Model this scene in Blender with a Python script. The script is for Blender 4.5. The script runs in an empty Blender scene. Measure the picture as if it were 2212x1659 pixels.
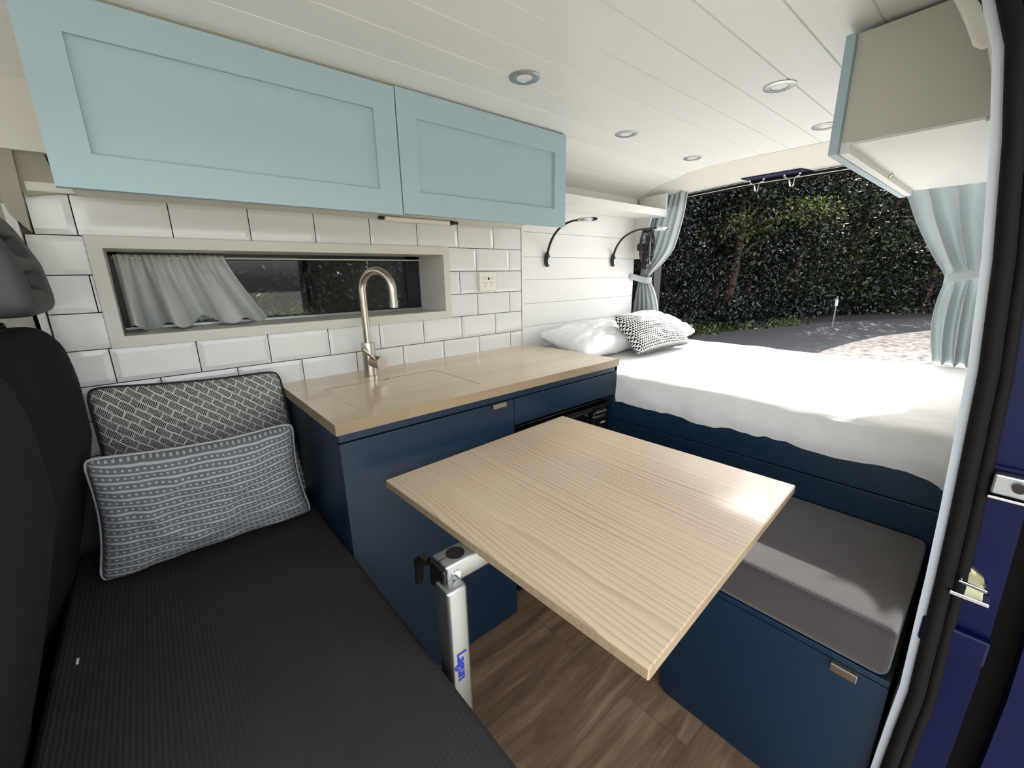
import bpy, bmesh, math, random
import numpy as np
from mathutils import Vector, Matrix, noise as mnoise
random.seed(7)
SC = bpy.context.scene
COL = SC.collection
PI = math.pi

# ------------------------------------------------------------------ camera
cam_d = bpy.data.cameras.new('camera')
cam_d.sensor_fit = 'HORIZONTAL'; cam_d.sensor_width = 36.0
cam_d.lens = 902.3416 / 2212 * 36.0
cam_d.clip_start = 0.02; cam_d.clip_end = 300
cam = bpy.data.objects.new('camera', cam_d); COL.objects.link(cam)
Rv = Vector((0.75704, -0.65316, -0.01685)); Uv = Vector((0.17767, 0.18097, 0.96731)); Fv = Vector((0.62875, 0.73528, -0.25305))
cm = Matrix((( Rv.x, Uv.x, -Fv.x, -1.2518), (Rv.y, Uv.y, -Fv.y, -1.3898), (Rv.z, Uv.z, -Fv.z, 1.1233), (0, 0, 0, 1)))
cam.matrix_world = cm
SC.camera = cam

# ------------------------------------------------------------------ light and exposure
SC.view_settings.view_transform = 'Standard'
SC.view_settings.look = 'None'
SC.view_settings.gamma = 1.0
SC.view_settings.use_curve_mapping = False
SC.view_settings.exposure = 0.0
W = bpy.data.worlds.new('sky'); SC.world = W; W.use_nodes = True
wn = W.node_tree.nodes; wl = W.node_tree.links
sky = wn.new('ShaderNodeTexSky'); sky.sky_type = 'NISHITA'; sky.sun_disc = False
sky.sun_elevation = math.radians(37.4); sky.sun_rotation = math.radians(90 - 14)
sky.air_density = 1.0; sky.dust_density = 3.0; sky.ozone_density = 1.0
hsv = wn.new('ShaderNodeHueSaturation'); hsv.inputs['Saturation'].default_value = 0.18
wl.new(sky.outputs[0], hsv.inputs['Color'])
wl.new(hsv.outputs[0], wn['Background'].inputs['Color'])
wn['Background'].inputs['Strength'].default_value = 1.02
sun_d = bpy.data.lights.new('sun', 'SUN'); sun_d.energy = 9.0; sun_d.angle = math.radians(0.6); sun_d.color = (1.0, 0.98, 0.955)
sun = bpy.data.objects.new('sun', sun_d); COL.objects.link(sun)
sun.rotation_euler = Vector((-1.335, -0.32, -1.0)).to_track_quat('-Z', 'Y').to_euler()
sun.location = (6, 1, 6)
SC.cycles.max_bounces = 14; SC.cycles.diffuse_bounces = 8; SC.cycles.glossy_bounces = 4
SC.cycles.transparent_max_bounces = 12
SC.cycles.use_denoising = True

# ------------------------------------------------------------------ helpers
def S2L(r, g, b):
    f = lambda c: (c/255/12.92) if c/255 <= .04045 else ((c/255+.055)/1.055)**2.4
    return (f(r), f(g), f(b), 1)

class N:
    """tiny node-graph builder"""
    def __init__(s, name, rough=.5, metal=0., color=(.8,.8,.8,1), spec=.5):
        s.m = bpy.data.materials.new(name); s.m.use_nodes = True
        s.t = s.m.node_tree; s.b = s.t.nodes['Principled BSDF']
        s.b.inputs['Roughness'].default_value = rough; s.b.inputs['Metallic'].default_value = metal
        s.b.inputs['Base Color'].default_value = color; s.b.inputs['Specular IOR Level'].default_value = spec
    def n(s, typ, **kw):
        o = s.t.nodes.new('ShaderNode'+typ)
        for k, v in kw.items(): setattr(o, k, v)
        return o
    def L(s, a, b): s.t.links.new(a, b)
    def setin(s, node, key, v):
        if isinstance(v, bpy.types.NodeSocket): s.L(v, node.inputs[key])
        elif v is not None: node.inputs[key].default_value = v
    def math(s, op, a, b=None, c=None):
        o = s.n('Math', operation=op)
        s.setin(o, 0, a); s.setin(o, 1, b); s.setin(o, 2, c)
        return o.outputs[0]
    def coord(s, which='Object', scale=(1,1,1), rot=(0,0,0)):
        c = s.n('TexCoord'); m = s.n('Mapping'); m.inputs['Scale'].default_value = scale; m.inputs['Rotation'].default_value = rot
        s.L(c.outputs[which], m.inputs[0]); return m.outputs[0]
    def noise(s, vec, scale=5, detail=4, rough=.5, out=0, dist=0):
        o = s.n('TexNoise'); s.L(vec, o.inputs['Vector']); o.inputs['Scale'].default_value = scale
        o.inputs['Detail'].default_value = detail; o.inputs['Roughness'].default_value = rough; o.inputs['Distortion'].default_value = dist
        return o.outputs[out]
    def wave(s, vec, scale, dist=0, axis='X', detail=2, dscale=1, prof='SIN'):
        o = s.n('TexWave', bands_direction=axis, wave_profile=prof); s.L(vec, o.inputs['Vector']); o.inputs['Scale'].default_value = scale
        o.inputs['Distortion'].default_value = dist; o.inputs['Detail'].default_value = detail; o.inputs['Detail Scale'].default_value = dscale
        return o.outputs['Fac']
    def ramp(s, fac, stops):
        o = s.n('ValToRGB'); s.L(fac, o.inputs[0]); e = o.color_ramp.elements
        while len(e) > 2: e.remove(e[-1])
        for i, (p, c) in enumerate(stops):
            if i < 2: e[i].position = p; e[i].color = c
            else: q = e.new(p); q.color = c
        return o.outputs[0]
    def mix(s, fac, a, b, typ='MIX'):
        o = s.n('Mix', data_type='RGBA', blend_type=typ); s.setin(o, 0, fac); s.setin(o, 6, a); s.setin(o, 7, b); return o.outputs[2]
    def color(s, c): s.setin(s.b, 'Base Color', c)
    def bump(s, h, strength=.3, dist=.002):
        o = s.n('Bump'); o.inputs['Strength'].default_value = strength; o.inputs['Distance'].default_value = dist
        s.L(h, o.inputs['Height']); s.L(o.outputs[0], s.b.inputs['Normal'])

def plain(name, rgb, rough=.5, metal=0., bumpamt=.0, bscale=60, var=.03, spec=.5, coat=0):
    k = N(name, rough, metal, S2L(*rgb), spec)
    v = k.coord()
    c = S2L(*rgb); d = tuple(min(1, x*(1-var*2)) for x in c[:3])+(1,)
    k.color(k.mix(k.noise(v, 6, 5), d, c))
    if bumpamt: k.bump(k.noise(v, bscale, 6, .6), bumpamt, .002)
    if coat: k.b.inputs['Coat Weight'].default_value = coat; k.b.inputs['Coat Roughness'].default_value = .08
    return k.m

M = {}
M['white'] = plain('white_paint', (224, 224, 221), .38, var=.015)
M['cream'] = plain('cream_paint', (206, 204, 195), .42, var=.015)
M['endgrey'] = plain('warm_grey_board', (190, 188, 178), .5, var=.02)
M['lining'] = plain('lining_paint', (206, 204, 196), .5, var=.02)
M['mdf_edge'] = plain('painted_board_edge', (196, 203, 210), .7, var=.08, bumpamt=.4, bscale=90)
M['tile'] = plain('glazed_white_tile', (222, 223, 222), .09, var=.01)
M['grout'] = plain('black_grout', (14, 14, 15), .8)
M['navy'] = plain('navy_satin_paint', (14, 42, 64), .42, var=.04)
M['cyan'] = plain('pale_aqua_paint', (160, 185, 194), .45, var=.012, bumpamt=.05, bscale=300)
M['steel'] = plain('brushed_steel', (190, 184, 172), .28, 1.0, var=.05)
M['alu'] = plain('anodised_aluminium', (180, 184, 184), .38, 1.0, var=.04)
M['chrome'] = plain('chrome', (225, 225, 225), .1, 1.0)
M['black'] = plain('black_plastic', (16, 16, 17), .35)
M['fridgeblack'] = plain('fridge_black', (10, 10, 11), .18)
M['rubber'] = plain('black_rubber', (7, 7, 8), .8, var=.3, bumpamt=.3, bscale=60, spec=.25)
M['bodyblue'] = plain('blue_car_paint', (0, 10, 58), .4, var=.12, bumpamt=.05, bscale=25, coat=.05, spec=.2)
M['darkgrey'] = plain('dark_cab_trim', (44, 45, 46), .7)
M['trimshade'] = plain('shaded_cream_trim', (150, 146, 132), .6)  # cream pillar plastic, its shade put into the darker colour
M['linen'] = None
M['seatplastic'] = plain('grey_headrest_vinyl', (66, 69, 70), .62, bumpamt=.15, bscale=250)
M['louvre'] = plain('louvre_grey', (66, 66, 68), .5)
M['holeshade'] = plain('hole_shade_black', (8, 8, 8), .9)  # near-black colour standing in for shade inside holes and cuts
M['yellowzinc'] = plain('zinc_plate', (200, 196, 160), .35, .8)
M['whiteplastic'] = plain('white_plastic', (228, 226, 216), .3)
M['bluetext'] = plain('blue_print', (20, 50, 180), .5)
M['lens'] = plain('lamp_diffuser', (225, 226, 226), .35)

def wood(name, base, dark, light, along, rough, coat, period, warp, strength, stave=0):
    """timber with growth lines running along one axis"""
    k = N(name, rough); v = k.coord('Object')
    sp = k.n('SeparateXYZ'); k.L(v, sp.inputs[0])
    al, ac = (0, 1) if along == 'X' else (1, 0)
    sc = [1, 1, 1]; sc[al] = .9; sc[ac] = 7; sc[2] = 3
    n1 = k.noise(k.coord('Object', tuple(sc)), 1.0, 3, .5)
    sc2 = [1, 1, 1]; sc2[al] = .25; sc2[ac] = 16; n2 = k.noise(k.coord('Object', tuple(sc2)), 1.0, 2, .5)
    q = k.math('ADD', sp.outputs[ac], k.math('MULTIPLY', n1, warp)); q = k.math('ADD', q, k.math('MULTIPLY', n2, warp*.8))
    fr = k.math('FRACT', k.math('DIVIDE', q, period))
    ring = k.math('POWER', fr, 3.5)
    sc3 = [1, 1, 1]; sc3[al] = 1.2; sc3[ac] = 5; mask = k.noise(k.coord('Object', tuple(sc3), (0, 0, .03)), 1.0, 2, .5)
    mask = k.math('MINIMUM', k.math('MAXIMUM', k.math('MULTIPLY', k.math('SUBTRACT', mask, .22), 2.2), .12), 1.0)
    sc4 = [1, 1, 1]; sc4[al] = 14; sc4[ac] = 260; fine = k.noise(k.coord('Object', tuple(sc4)), 1.0, 4, .6)
    c = k.mix(k.math('MULTIPLY', fine, .45), base, light)
    c = k.mix(k.math('MULTIPLY', k.math('MULTIPLY', ring, mask), strength), c, dark)
    c = k.mix(k.math('MULTIPLY', mask, .16), c, dark)
    if stave:
        br = k.n('TexBrick'); br.offset = .43; k.L(v, br.inputs['Vector']); br.inputs['Scale'].default_value = 1; br.inputs['Brick Width'].default_value = .75; br.inputs['Row Height'].default_value = stave
        br.inputs['Mortar Size'].default_value = .0; br.inputs['Color1'].default_value = (0, 0, 0, 1); br.inputs['Color2'].default_value = (1, 1, 1, 1)
        c = k.mix(k.math('MULTIPLY', br.outputs['Color'], .30), c, dark)
    k.color(c)
    k.b.inputs['Coat Weight'].default_value = coat; k.b.inputs['Coat Roughness'].default_value = .09
    k.bump(ring, .06, .001)
    return k.m
M['counterwood'] = wood('laminated_timber_top', S2L(214, 193, 154), S2L(164, 138, 104), S2L(224, 206, 172), 'X', .3, .6, .021, .09, .5, .062)
M['tablewood'] = wood('pine_table_top', S2L(212, 191, 162), S2L(142, 112, 86), S2L(221, 203, 176), 'Y', .4, .2, .0125, .075, 1.0)

M['edgewood'] = wood('timber_edge', S2L(158, 137, 110), S2L(112, 92, 70), S2L(176, 156, 128), 'X', .45, .1, .016, .05, .6)
def edge_faces(b):
    b.bm.normal_update()
    for f in b.bm.faces:
        if abs(f.normal.z) < .5: f.material_index = 1

def floor_mat():
    k = N('timber_look_vinyl', .42)
    v = k.coord('Object', (1, 1, 1))
    br = k.n('TexBrick'); k.L(k.coord('Object', (1, 1, 1)), br.inputs['Vector'])
    br.offset = .37; br.inputs['Scale'].default_value = 1; br.inputs['Brick Width'].default_value = 1.2; br.inputs['Row Height'].default_value = .18
    br.inputs['Mortar Size'].default_value = .0012; br.inputs['Color1'].default_value = (.2,.2,.2,1); br.inputs['Color2'].default_value = (.8,.8,.8,1); br.inputs['Mortar'].default_value = (0,0,0,1)
    vs = k.n('VectorMath', operation='MULTIPLY_ADD'); k.L(v, vs.inputs[0]); vs.inputs[1].default_value = (2.0, 16, 1)
    k.L(br.outputs['Color'], vs.inputs[2])
    n1 = k.noise(vs.outputs[0], 1.6, 6, .6, dist=.8); n2 = k.noise(vs.outputs[0], 9, 5, .7)
    c = k.ramp(n1, [(.28, S2L(82, 62, 46)), (.72, S2L(176, 146, 118)), (.5, S2L(128, 102, 78))])
    c = k.mix(k.math('MULTIPLY', n2, .45), c, S2L(140, 118, 98))
    c = k.mix(k.math('MULTIPLY', br.outputs['Fac'], .5), c, S2L(60, 46, 36))
    k.color(c); k.bump(n2, .1, .001)
    return k.m
M['floor'] = floor_mat()

def fabric(name, rgb, stripe=None, axis='X', rough=.95, weave=900, amp=.25, sheen=.3, rgb2=None, coord='Object'):
    k = N(name, rough, 0, S2L(*rgb), .2)
    v = k.coord(coord)
    n = k.noise(v, 14, 5, .6); c0 = S2L(*rgb); c1 = S2L(*(rgb2 or tuple(int(x*.82) for x in rgb)))
    c = k.mix(n, c1, c0)
    h = k.noise(v, weave, 2, .5)
    if stripe:
        w = k.wave(v, stripe, .0, axis, 0, 0)
        c = k.mix(k.math('MULTIPLY', w, .16), c, c1)
        h = k.math('ADD', w, k.math('MULTIPLY', h, .3))
    k.color(c); k.bump(h, amp, .0015)
    k.b.inputs['Sheen Weight'].default_value = sheen; k.b.inputs['Sheen Roughness'].default_value = .5
    return k.m
M['seatfab'] = fabric('charcoal_cord_fabric', (58, 55, 54), stripe=45, axis='X', amp=.35, sheen=0)
M['benchfab'] = fabric('charcoal_cord_lit', (72, 67, 66), stripe=70, axis='X', amp=.3, sheen=.4)  # same cord made lighter so the sun patch shows brighter
M['backfab'] = fabric('dark_grey_seat_cloth', (31, 33, 33), amp=.25, weave=500, sheen=0)
M['sheet'] = fabric('white_stripe_cotton', (232, 232, 230), stripe=42, axis='Y', amp=.12, sheen=.1, rgb2=(214, 214, 212))
M['pillowwhite'] = fabric('white_cotton', (234, 234, 232), amp=.08, sheen=.1, rgb2=(222, 222, 220))
M['satin'] = plain('white_satin', (232, 232, 232), .22, var=.02)

def linen(name, rgb, tr=.25):
    k = N(name, .9, 0, S2L(*rgb), .2)
    v = k.coord('Object')
    v1 = k.coord('Object', (300, 300, 30)); v2 = k.coord('Object', (20, 20, 400))
    n = k.math('ADD', k.noise(v1, 1, 3), k.noise(v2, 1, 3))
    c = k.mix(k.math('MULTIPLY', n, .5), S2L(*[int(x*.86) for x in rgb]), S2L(*rgb))
    k.color(c); k.bump(n, .12, .001)
    out = k.t.nodes['Material Output']; mx = k.n('MixShader'); ts = k.n('BsdfTranslucent'); k.L(c, ts.inputs[0])
    mx.inputs[0].default_value = tr; k.L(k.b.outputs[0], mx.inputs[1]); k.L(ts.outputs[0], mx.inputs[2]); k.L(mx.outputs[0], out.inputs[0])
    return k.m
M['curtain'] = linen('pale_linen', (204, 213, 215), .32)
M['wincurtain'] = linen('grey_linen', (222, 226, 224), .2)

def pillow_stripes():
    k = N('grey_dot_stripe_print', .9, 0, spec=.2)
    uv = k.n('TexCoord').outputs['UV']; sp = k.n('SeparateXYZ')
    nz = k.n('TexNoise'); k.L(uv, nz.inputs['Vector']); nz.inputs['Scale'].default_value = 6
    k.L(uv, sp.inputs[0])
    v = k.math('ADD', sp.outputs[1], k.math('MULTIPLY', nz.outputs[0], .03))
    row = k.math('MULTIPLY', v, 17.0); fr = k.math('FRACT', row)
    line = k.math('LESS_THAN', k.math('ABSOLUTE', k.math('SUBTRACT', fr, .5)), .125)
    ux = k.math('FRACT', k.math('MULTIPLY', k.math('ADD', sp.outputs[0], k.math('MULTIPLY', nz.outputs[0], .02)), 34.0))
    fr2 = k.math('FRACT', k.math('ADD', row, .5))
    dx = k.math('MULTIPLY', k.math('SUBTRACT', ux, .5), .85); dy = k.math('MULTIPLY', k.math('SUBTRACT', fr2, .5), 1.5)
    d = k.math('ADD', k.math('POWER', k.math('ABSOLUTE', dx), 2), k.math('POWER', k.math('ABSOLUTE', dy), 2))
    dot = k.math('LESS_THAN', d, .036)
    m = k.math('MAXIMUM', line, dot)
    k.color(k.mix(m, S2L(112, 115, 119), S2L(180, 184, 187)))
    k.bump(k.noise(k.coord(), 700, 2), .2, .001)
    return k.m
def pillow_basket():
    k = N('black_white_basket_print', .9, 0, spec=.2)
    tc = k.n('TexCoord'); mp = k.n('Mapping'); mp.inputs['Rotation'].default_value = (0, 0, .62); mp.inputs['Scale'].default_value = (25, 20, 1); k.L(tc.outputs['UV'], mp.inputs[0])
    nz = k.n('TexNoise'); k.L(mp.outputs[0], nz.inputs['Vector']); nz.inputs['Scale'].default_value = .7
    ad = k.n('VectorMath', operation='ADD'); sc = k.n('VectorMath', operation='SCALE'); k.L(nz.outputs['Color'], sc.inputs[0]); sc.inputs['Scale'].default_value = .35
    k.L(mp.outputs[0], ad.inputs[0]); k.L(sc.outputs[0], ad.inputs[1]); v = ad.outputs[0]
    br = k.n('TexBrick'); k.L(v, br.inputs['Vector']); br.inputs['Scale'].default_value = 1; br.inputs['Brick Width'].default_value = 1.9; br.inputs['Row Height'].default_value = .95
    br.inputs['Mortar Size'].default_value = .075; br.inputs['Mortar Smooth'].default_value = .1
    sp = k.n('SeparateXYZ'); k.L(v, sp.inputs[0])
    ck = k.n('TexChecker'); k.L(v, ck.inputs['Vector']); ck.inputs['Scale'].default_value = .52
    hx = k.math('FRACT', k.math('MULTIPLY', sp.outputs[0], 5.0)); hy = k.math('FRACT', k.math('MULTIPLY', sp.outputs[1], 5.0))
    h = k.n('Mix', data_type='FLOAT'); k.L(ck.outputs['Fac'], h.inputs[0]); k.L(hx, h.inputs[2]); k.L(hy, h.inputs[3])
    hl = k.math('MULTIPLY', k.math('LESS_THAN', h.outputs[0], .45), .75)
    m = k.math('MAXIMUM', hl, br.outputs['Fac'])
    k.color(k.mix(m, S2L(44, 46, 48), S2L(205, 205, 200)))
    k.bump(k.noise(k.coord(), 700, 2), .2, .001)
    return k.m
def pillow_tri():
    k = N('black_white_triangle_print', .85, 0, spec=.2)
    sp = k.n('SeparateXYZ'); k.L(k.n('TexCoord').outputs['UV'], sp.inputs[0])
    ry = k.math('MULTIPLY', sp.outputs[1], 20.0); fy = k.math('FRACT', ry); row = k.math('FLOOR', ry)
    fx = k.math('FRACT', k.math('ADD', k.math('MULTIPLY', sp.outputs[0], 34.0), k.math('MULTIPLY', row, .5)))
    tri = k.math('LESS_THAN', k.math('MULTIPLY', k.math('ABSOLUTE', k.math('SUBTRACT', fx, .5)), 2.1), k.math('SUBTRACT', 1.0, fy))
    k.color(k.mix(tri, S2L(226, 226, 222), S2L(26, 27, 30)))
    return k.m
M['pstripe'] = pillow_stripes(); M['pbasket'] = pillow_basket(); M['ptri'] = pillow_tri()

def glass(name, tint, gloss=.08):
    k = N(name); out = k.t.nodes['Material Output']
    tr = k.n('BsdfTransparent'); tr.inputs[0].default_value = tint; gl = k.n('BsdfGlossy'); gl.inputs['Roughness'].default_value = .02
    fr = k.n('Fresnel'); fr.inputs[0].default_value = 1.5
    mx = k.n('MixShader'); k.L(fr.outputs[0], mx.inputs[0]); k.L(tr.outputs[0], mx.inputs[1]); k.L(gl.outputs[0], mx.inputs[2]); k.L(mx.outputs[0], out.inputs[0])
    return k.m
M['glass'] = glass('tinted_glass', (.42, .46, .45, 1))

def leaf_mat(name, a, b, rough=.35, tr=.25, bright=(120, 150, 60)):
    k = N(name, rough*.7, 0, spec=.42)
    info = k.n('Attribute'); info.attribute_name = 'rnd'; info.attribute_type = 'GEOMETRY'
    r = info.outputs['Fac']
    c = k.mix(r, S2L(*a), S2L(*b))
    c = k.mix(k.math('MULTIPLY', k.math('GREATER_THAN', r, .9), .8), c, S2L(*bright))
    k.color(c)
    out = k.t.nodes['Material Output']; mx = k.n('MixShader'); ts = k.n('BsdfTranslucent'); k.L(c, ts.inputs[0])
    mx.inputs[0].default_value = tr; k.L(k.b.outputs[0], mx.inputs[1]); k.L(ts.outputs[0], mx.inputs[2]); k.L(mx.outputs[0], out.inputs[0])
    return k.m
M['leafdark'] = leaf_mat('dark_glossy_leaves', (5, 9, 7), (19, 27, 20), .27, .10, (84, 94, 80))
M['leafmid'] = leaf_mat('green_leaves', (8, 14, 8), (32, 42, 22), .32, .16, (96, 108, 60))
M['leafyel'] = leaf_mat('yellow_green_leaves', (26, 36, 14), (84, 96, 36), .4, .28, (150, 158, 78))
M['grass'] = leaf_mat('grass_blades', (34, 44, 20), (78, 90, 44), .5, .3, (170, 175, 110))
M['bark'] = plain('bark', (74, 56, 44), .9, bumpamt=.8, bscale=20, var=.25)
M['earth'] = plain('dark_earth', (26, 26, 20), .95, var=.3, bumpamt=.6, bscale=3)  # plain dark earth and leaf litter
def road_mat():
    k = N('asphalt', .75); v = k.coord()
    k.color(k.mix(k.noise(v, 60, 6, .7), S2L(30, 30, 32), S2L(66, 66, 70)))
    k.bump(k.noise(v, 140, 3), .4, .004); return k.m
def litter_mat():
    k = N('leaf_littered_gravel', .8); v = k.coord()
    vo = k.n('TexVoronoi'); k.L(v, vo.inputs['Vector']); vo.inputs['Scale'].default_value = 9
    k.color(k.mix(vo.outputs['Distance'], S2L(206, 196, 184), S2L(92, 78, 70))); k.bump(vo.outputs['Distance'], .8, .02); return k.m
M['road'] = road_mat(); M['litter'] = litter_mat()
M['ground'] = plain('verge_ground', (176, 172, 160), .95, var=.2, bumpamt=.4, bscale=4)  # pale tone chosen to bounce daylight up into the van

# ---- mesh helpers
def link(name, me, mat=None, parent=None, smooth=False):
    o = bpy.data.objects.new(name, me); COL.objects.link(o)
    if mat is not None:
        for m_ in (mat if isinstance(mat, (list, tuple)) else [mat]): me.materials.append(m_)
    if parent is not None: o.parent = parent
    if smooth:
        for p in me.polygons: p.use_smooth = True
    return o
def thing(name, label, cat, loc=(0,0,0), group=None):
    o = bpy.data.objects.new(name, None); COL.objects.link(o); o.location = loc; o.empty_display_size = .05
    o['label'] = label; o['category'] = cat
    if group: o['group'] = group
    return o
def tag(o, label, cat, group=None, kind=None):
    o['label'] = label; o['category'] = cat
    if group: o['group'] = group
    if kind: o['kind'] = kind
    return o
def struct(o): o['kind'] = 'structure'; return o
class B:
    """collect shapes in world coordinates, build as one mesh relative to the parent"""
    def __init__(s): s.bm = bmesh.new()
    def box(s, x0, x1, y0, y1, z0, z1, bev=0, seg=2, mi=0, mat=None):
        r = bmesh.ops.create_cube(s.bm, size=1); vs = r['verts']
        for v in vs: v.co = Vector(((x0+x1)/2+v.co.x*(x1-x0), (y0+y1)/2+v.co.y*(y1-y0), (z0+z1)/2+v.co.z*(z1-z0)))
        if mat is not None:
            for v in vs: v.co = mat @ v.co
        fs = {f for v in vs for f in v.link_faces}
        for f in fs: f.material_index = mi
        if bev:
            es = {e for v in vs for e in v.link_edges}
            bmesh.ops.bevel(s.bm, geom=list(es), offset=bev, segments=seg, affect='EDGES', profile=.5)
        return s
    def cyl(s, p0, p1, r0, r1=None, n=24, mi=0, caps=True):
        p0 = Vector(p0); p1 = Vector(p1); d = p1-p0; r1 = r0 if r1 is None else r1
        r = bmesh.ops.create_cone(s.bm, cap_ends=caps, segments=n, radius1=r0, radius2=r1, depth=d.length)
        m = Matrix.Translation((p0+p1)/2) @ d.to_track_quat('Z', 'Y').to_matrix().to_4x4()
        fs = set()
        for v in r['verts']: v.co = m @ v.co; fs |= set(v.link_faces)
        for f in fs: f.material_index = mi
        return s
    def tube(s, pts, rad, n=12, mi=0, cap=True):
        pts = [Vector(p) for p in pts]; m = len(pts); rings = []
        up = Vector((0, 0, 1)); prev = None
        for i in range(m):
            t = (pts[min(i+1, m-1)]-pts[max(i-1, 0)]).normalized()
            if prev is None:
                a = t.orthogonal().normalized()
            else:
                a = (prev-t*prev.dot(t)).normalized()
            prev = a; b = t.cross(a); r = rad[i] if isinstance(rad, (list, tuple)) else rad
            rings.append([s.bm.verts.new(pts[i]+(a*math.cos(2*PI*k/n)+b*math.sin(2*PI*k/n))*r) for k in range(n)])
        for i in range(m-1):
            for k in range(n):
                f = s.bm.faces.new((rings[i][k], rings[i][(k+1) % n], rings[i+1][(k+1) % n], rings[i+1][k])); f.material_index = mi
        if cap:
            f = s.bm.faces.new(rings[0][::-1]); f.material_index = mi; f = s.bm.faces.new(rings[-1]); f.material_index = mi
        return s
    def lathe(s, base, prof, axis=(0,0,1), n=32, mi=0):
        ax = Vector(axis).normalized(); a = ax.orthogonal().normalized(); b = ax.cross(a); base = Vector(base); rings = []
        for r, h in prof: rings.append([s.bm.verts.new(base+ax*h+(a*math.cos(2*PI*k/n)+b*math.sin(2*PI*k/n))*max(r, 1e-5)) for k in range(n)])
        for i in range(len(prof)-1):
            for k in range(n):
                f = s.bm.faces.new((rings[i][k], rings[i][(k+1) % n], rings[i+1][(k+1) % n], rings[i+1][k])); f.material_index = mi
        return s
    def prism(s, poly, axis, a0, a1, mi=0):
        """poly: 2-D points; axis 'x': (y,z) extruded in x; 'y': (x,z); 'z': (x,y)"""
        def P(p, a): return {'x': (a, p[0], p[1]), 'y': (p[0], a, p[1]), 'z': (p[0], p[1], a)}[axis]
        v0 = [s.bm.verts.new(P(p, a0)) for p in poly]; v1 = [s.bm.verts.new(P(p, a1)) for p in poly]; n = len(poly)
        for i in range(n): s.bm.faces.new((v0[i], v0[(i+1) % n], v1[(i+1) % n], v1[i])).material_index = mi
        s.bm.faces.new(v0[::-1]).material_index = mi; s.bm.faces.new(v1).material_index = mi
        return s
    def quad(s, a, b, c, d, mi=0):
        s.bm.faces.new([s.bm.verts.new(p) for p in (a, b, c, d)]).material_index = mi; return s
    def sq(s, c, h, e=5, n=14, fn=None, mi=0):
        """rounded block (superquadric)"""
        m = n+1; key = {}
        def V(q):
            k_ = (round(q[0]*m*4), round(q[1]*m*4), round(q[2]*m*4))
            if k_ not in key:
                p = Vector(q); k = (abs(p.x)**e+abs(p.y)**e+abs(p.z)**e)**(1/e); p = p/k
                if fn: p = fn(p)
                key[k_] = s.bm.verts.new((c[0]+p.x*h[0], c[1]+p.y*h[1], c[2]+p.z*h[2]))
            return key[k_]
        for ax in range(3):
            for sg in (-1, 1):
                def Q(i, j):
                    q = [0, 0, 0]; q[ax] = sg; q[(ax+1) % 3] = -1+2*i/m; q[(ax+2) % 3] = -1+2*j/m; return q
                for i in range(m):
                    for j in range(m):
                        f = [V(Q(i, j)), V(Q(i+1, j)), V(Q(i+1, j+1)), V(Q(i, j+1))]
                        s.bm.faces.new(f if sg > 0 else f[::-1]).material_index = mi
        return s
    def build(s, name, mat, parent=None, smooth=False, angle=None):
        if parent is not None:
            off = Vector(parent.get('_o', (0,0,0)) if False else world_loc(parent))
            for v in s.bm.verts: v.co -= off
        bmesh.ops.recalc_face_normals(s.bm, faces=s.bm.faces)
        me = bpy.data.meshes.new(name); s.bm.to_mesh(me); s.bm.free()
        o = link(name, me, mat, parent)
        if smooth:
            for p in me.polygons: p.use_smooth = True
            try: me.set_sharp_from_angle(angle=math.radians(angle or 40))
            except Exception: pass
        return o
def world_loc(o):
    l = Vector(o.location)
    while o.parent is not None: o = o.parent; l += Vector(o.location)
    return l
def grid(name, mat, P, nu, nv, parent=None, thick=0, closed_uv=True, offset=0):
    """sheet mesh from P(u,v)->xyz with uv map"""
    off = world_loc(parent) if parent is not None else Vector((0, 0, 0))
    vs = []; uvs = []
    for j in range(nv+1):
        for i in range(nu+1):
            u, v = i/nu, j/nv; vs.append(Vector(P(u, v))-off); uvs.append((u, v))
    fs = [(j*(nu+1)+i, j*(nu+1)+i+1, (j+1)*(nu+1)+i+1, (j+1)*(nu+1)+i) for j in range(nv) for i in range(nu)]
    me = bpy.data.meshes.new(name); me.from_pydata(vs, [], fs)
    ul = me.uv_layers.new(name='UVMap')
    for l in me.loops: ul.data[l.index].uv = uvs[l.vertex_index]
    o = link(name, me, mat, parent, True)
    if thick:
        md = o.modifiers.new('thickness', 'SOLIDIFY'); md.thickness = thick; md.offset = offset
    return o
def nz(x, y, z=0, s=1): return mnoise.noise(Vector((x*s, y*s, z*s)))
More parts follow.
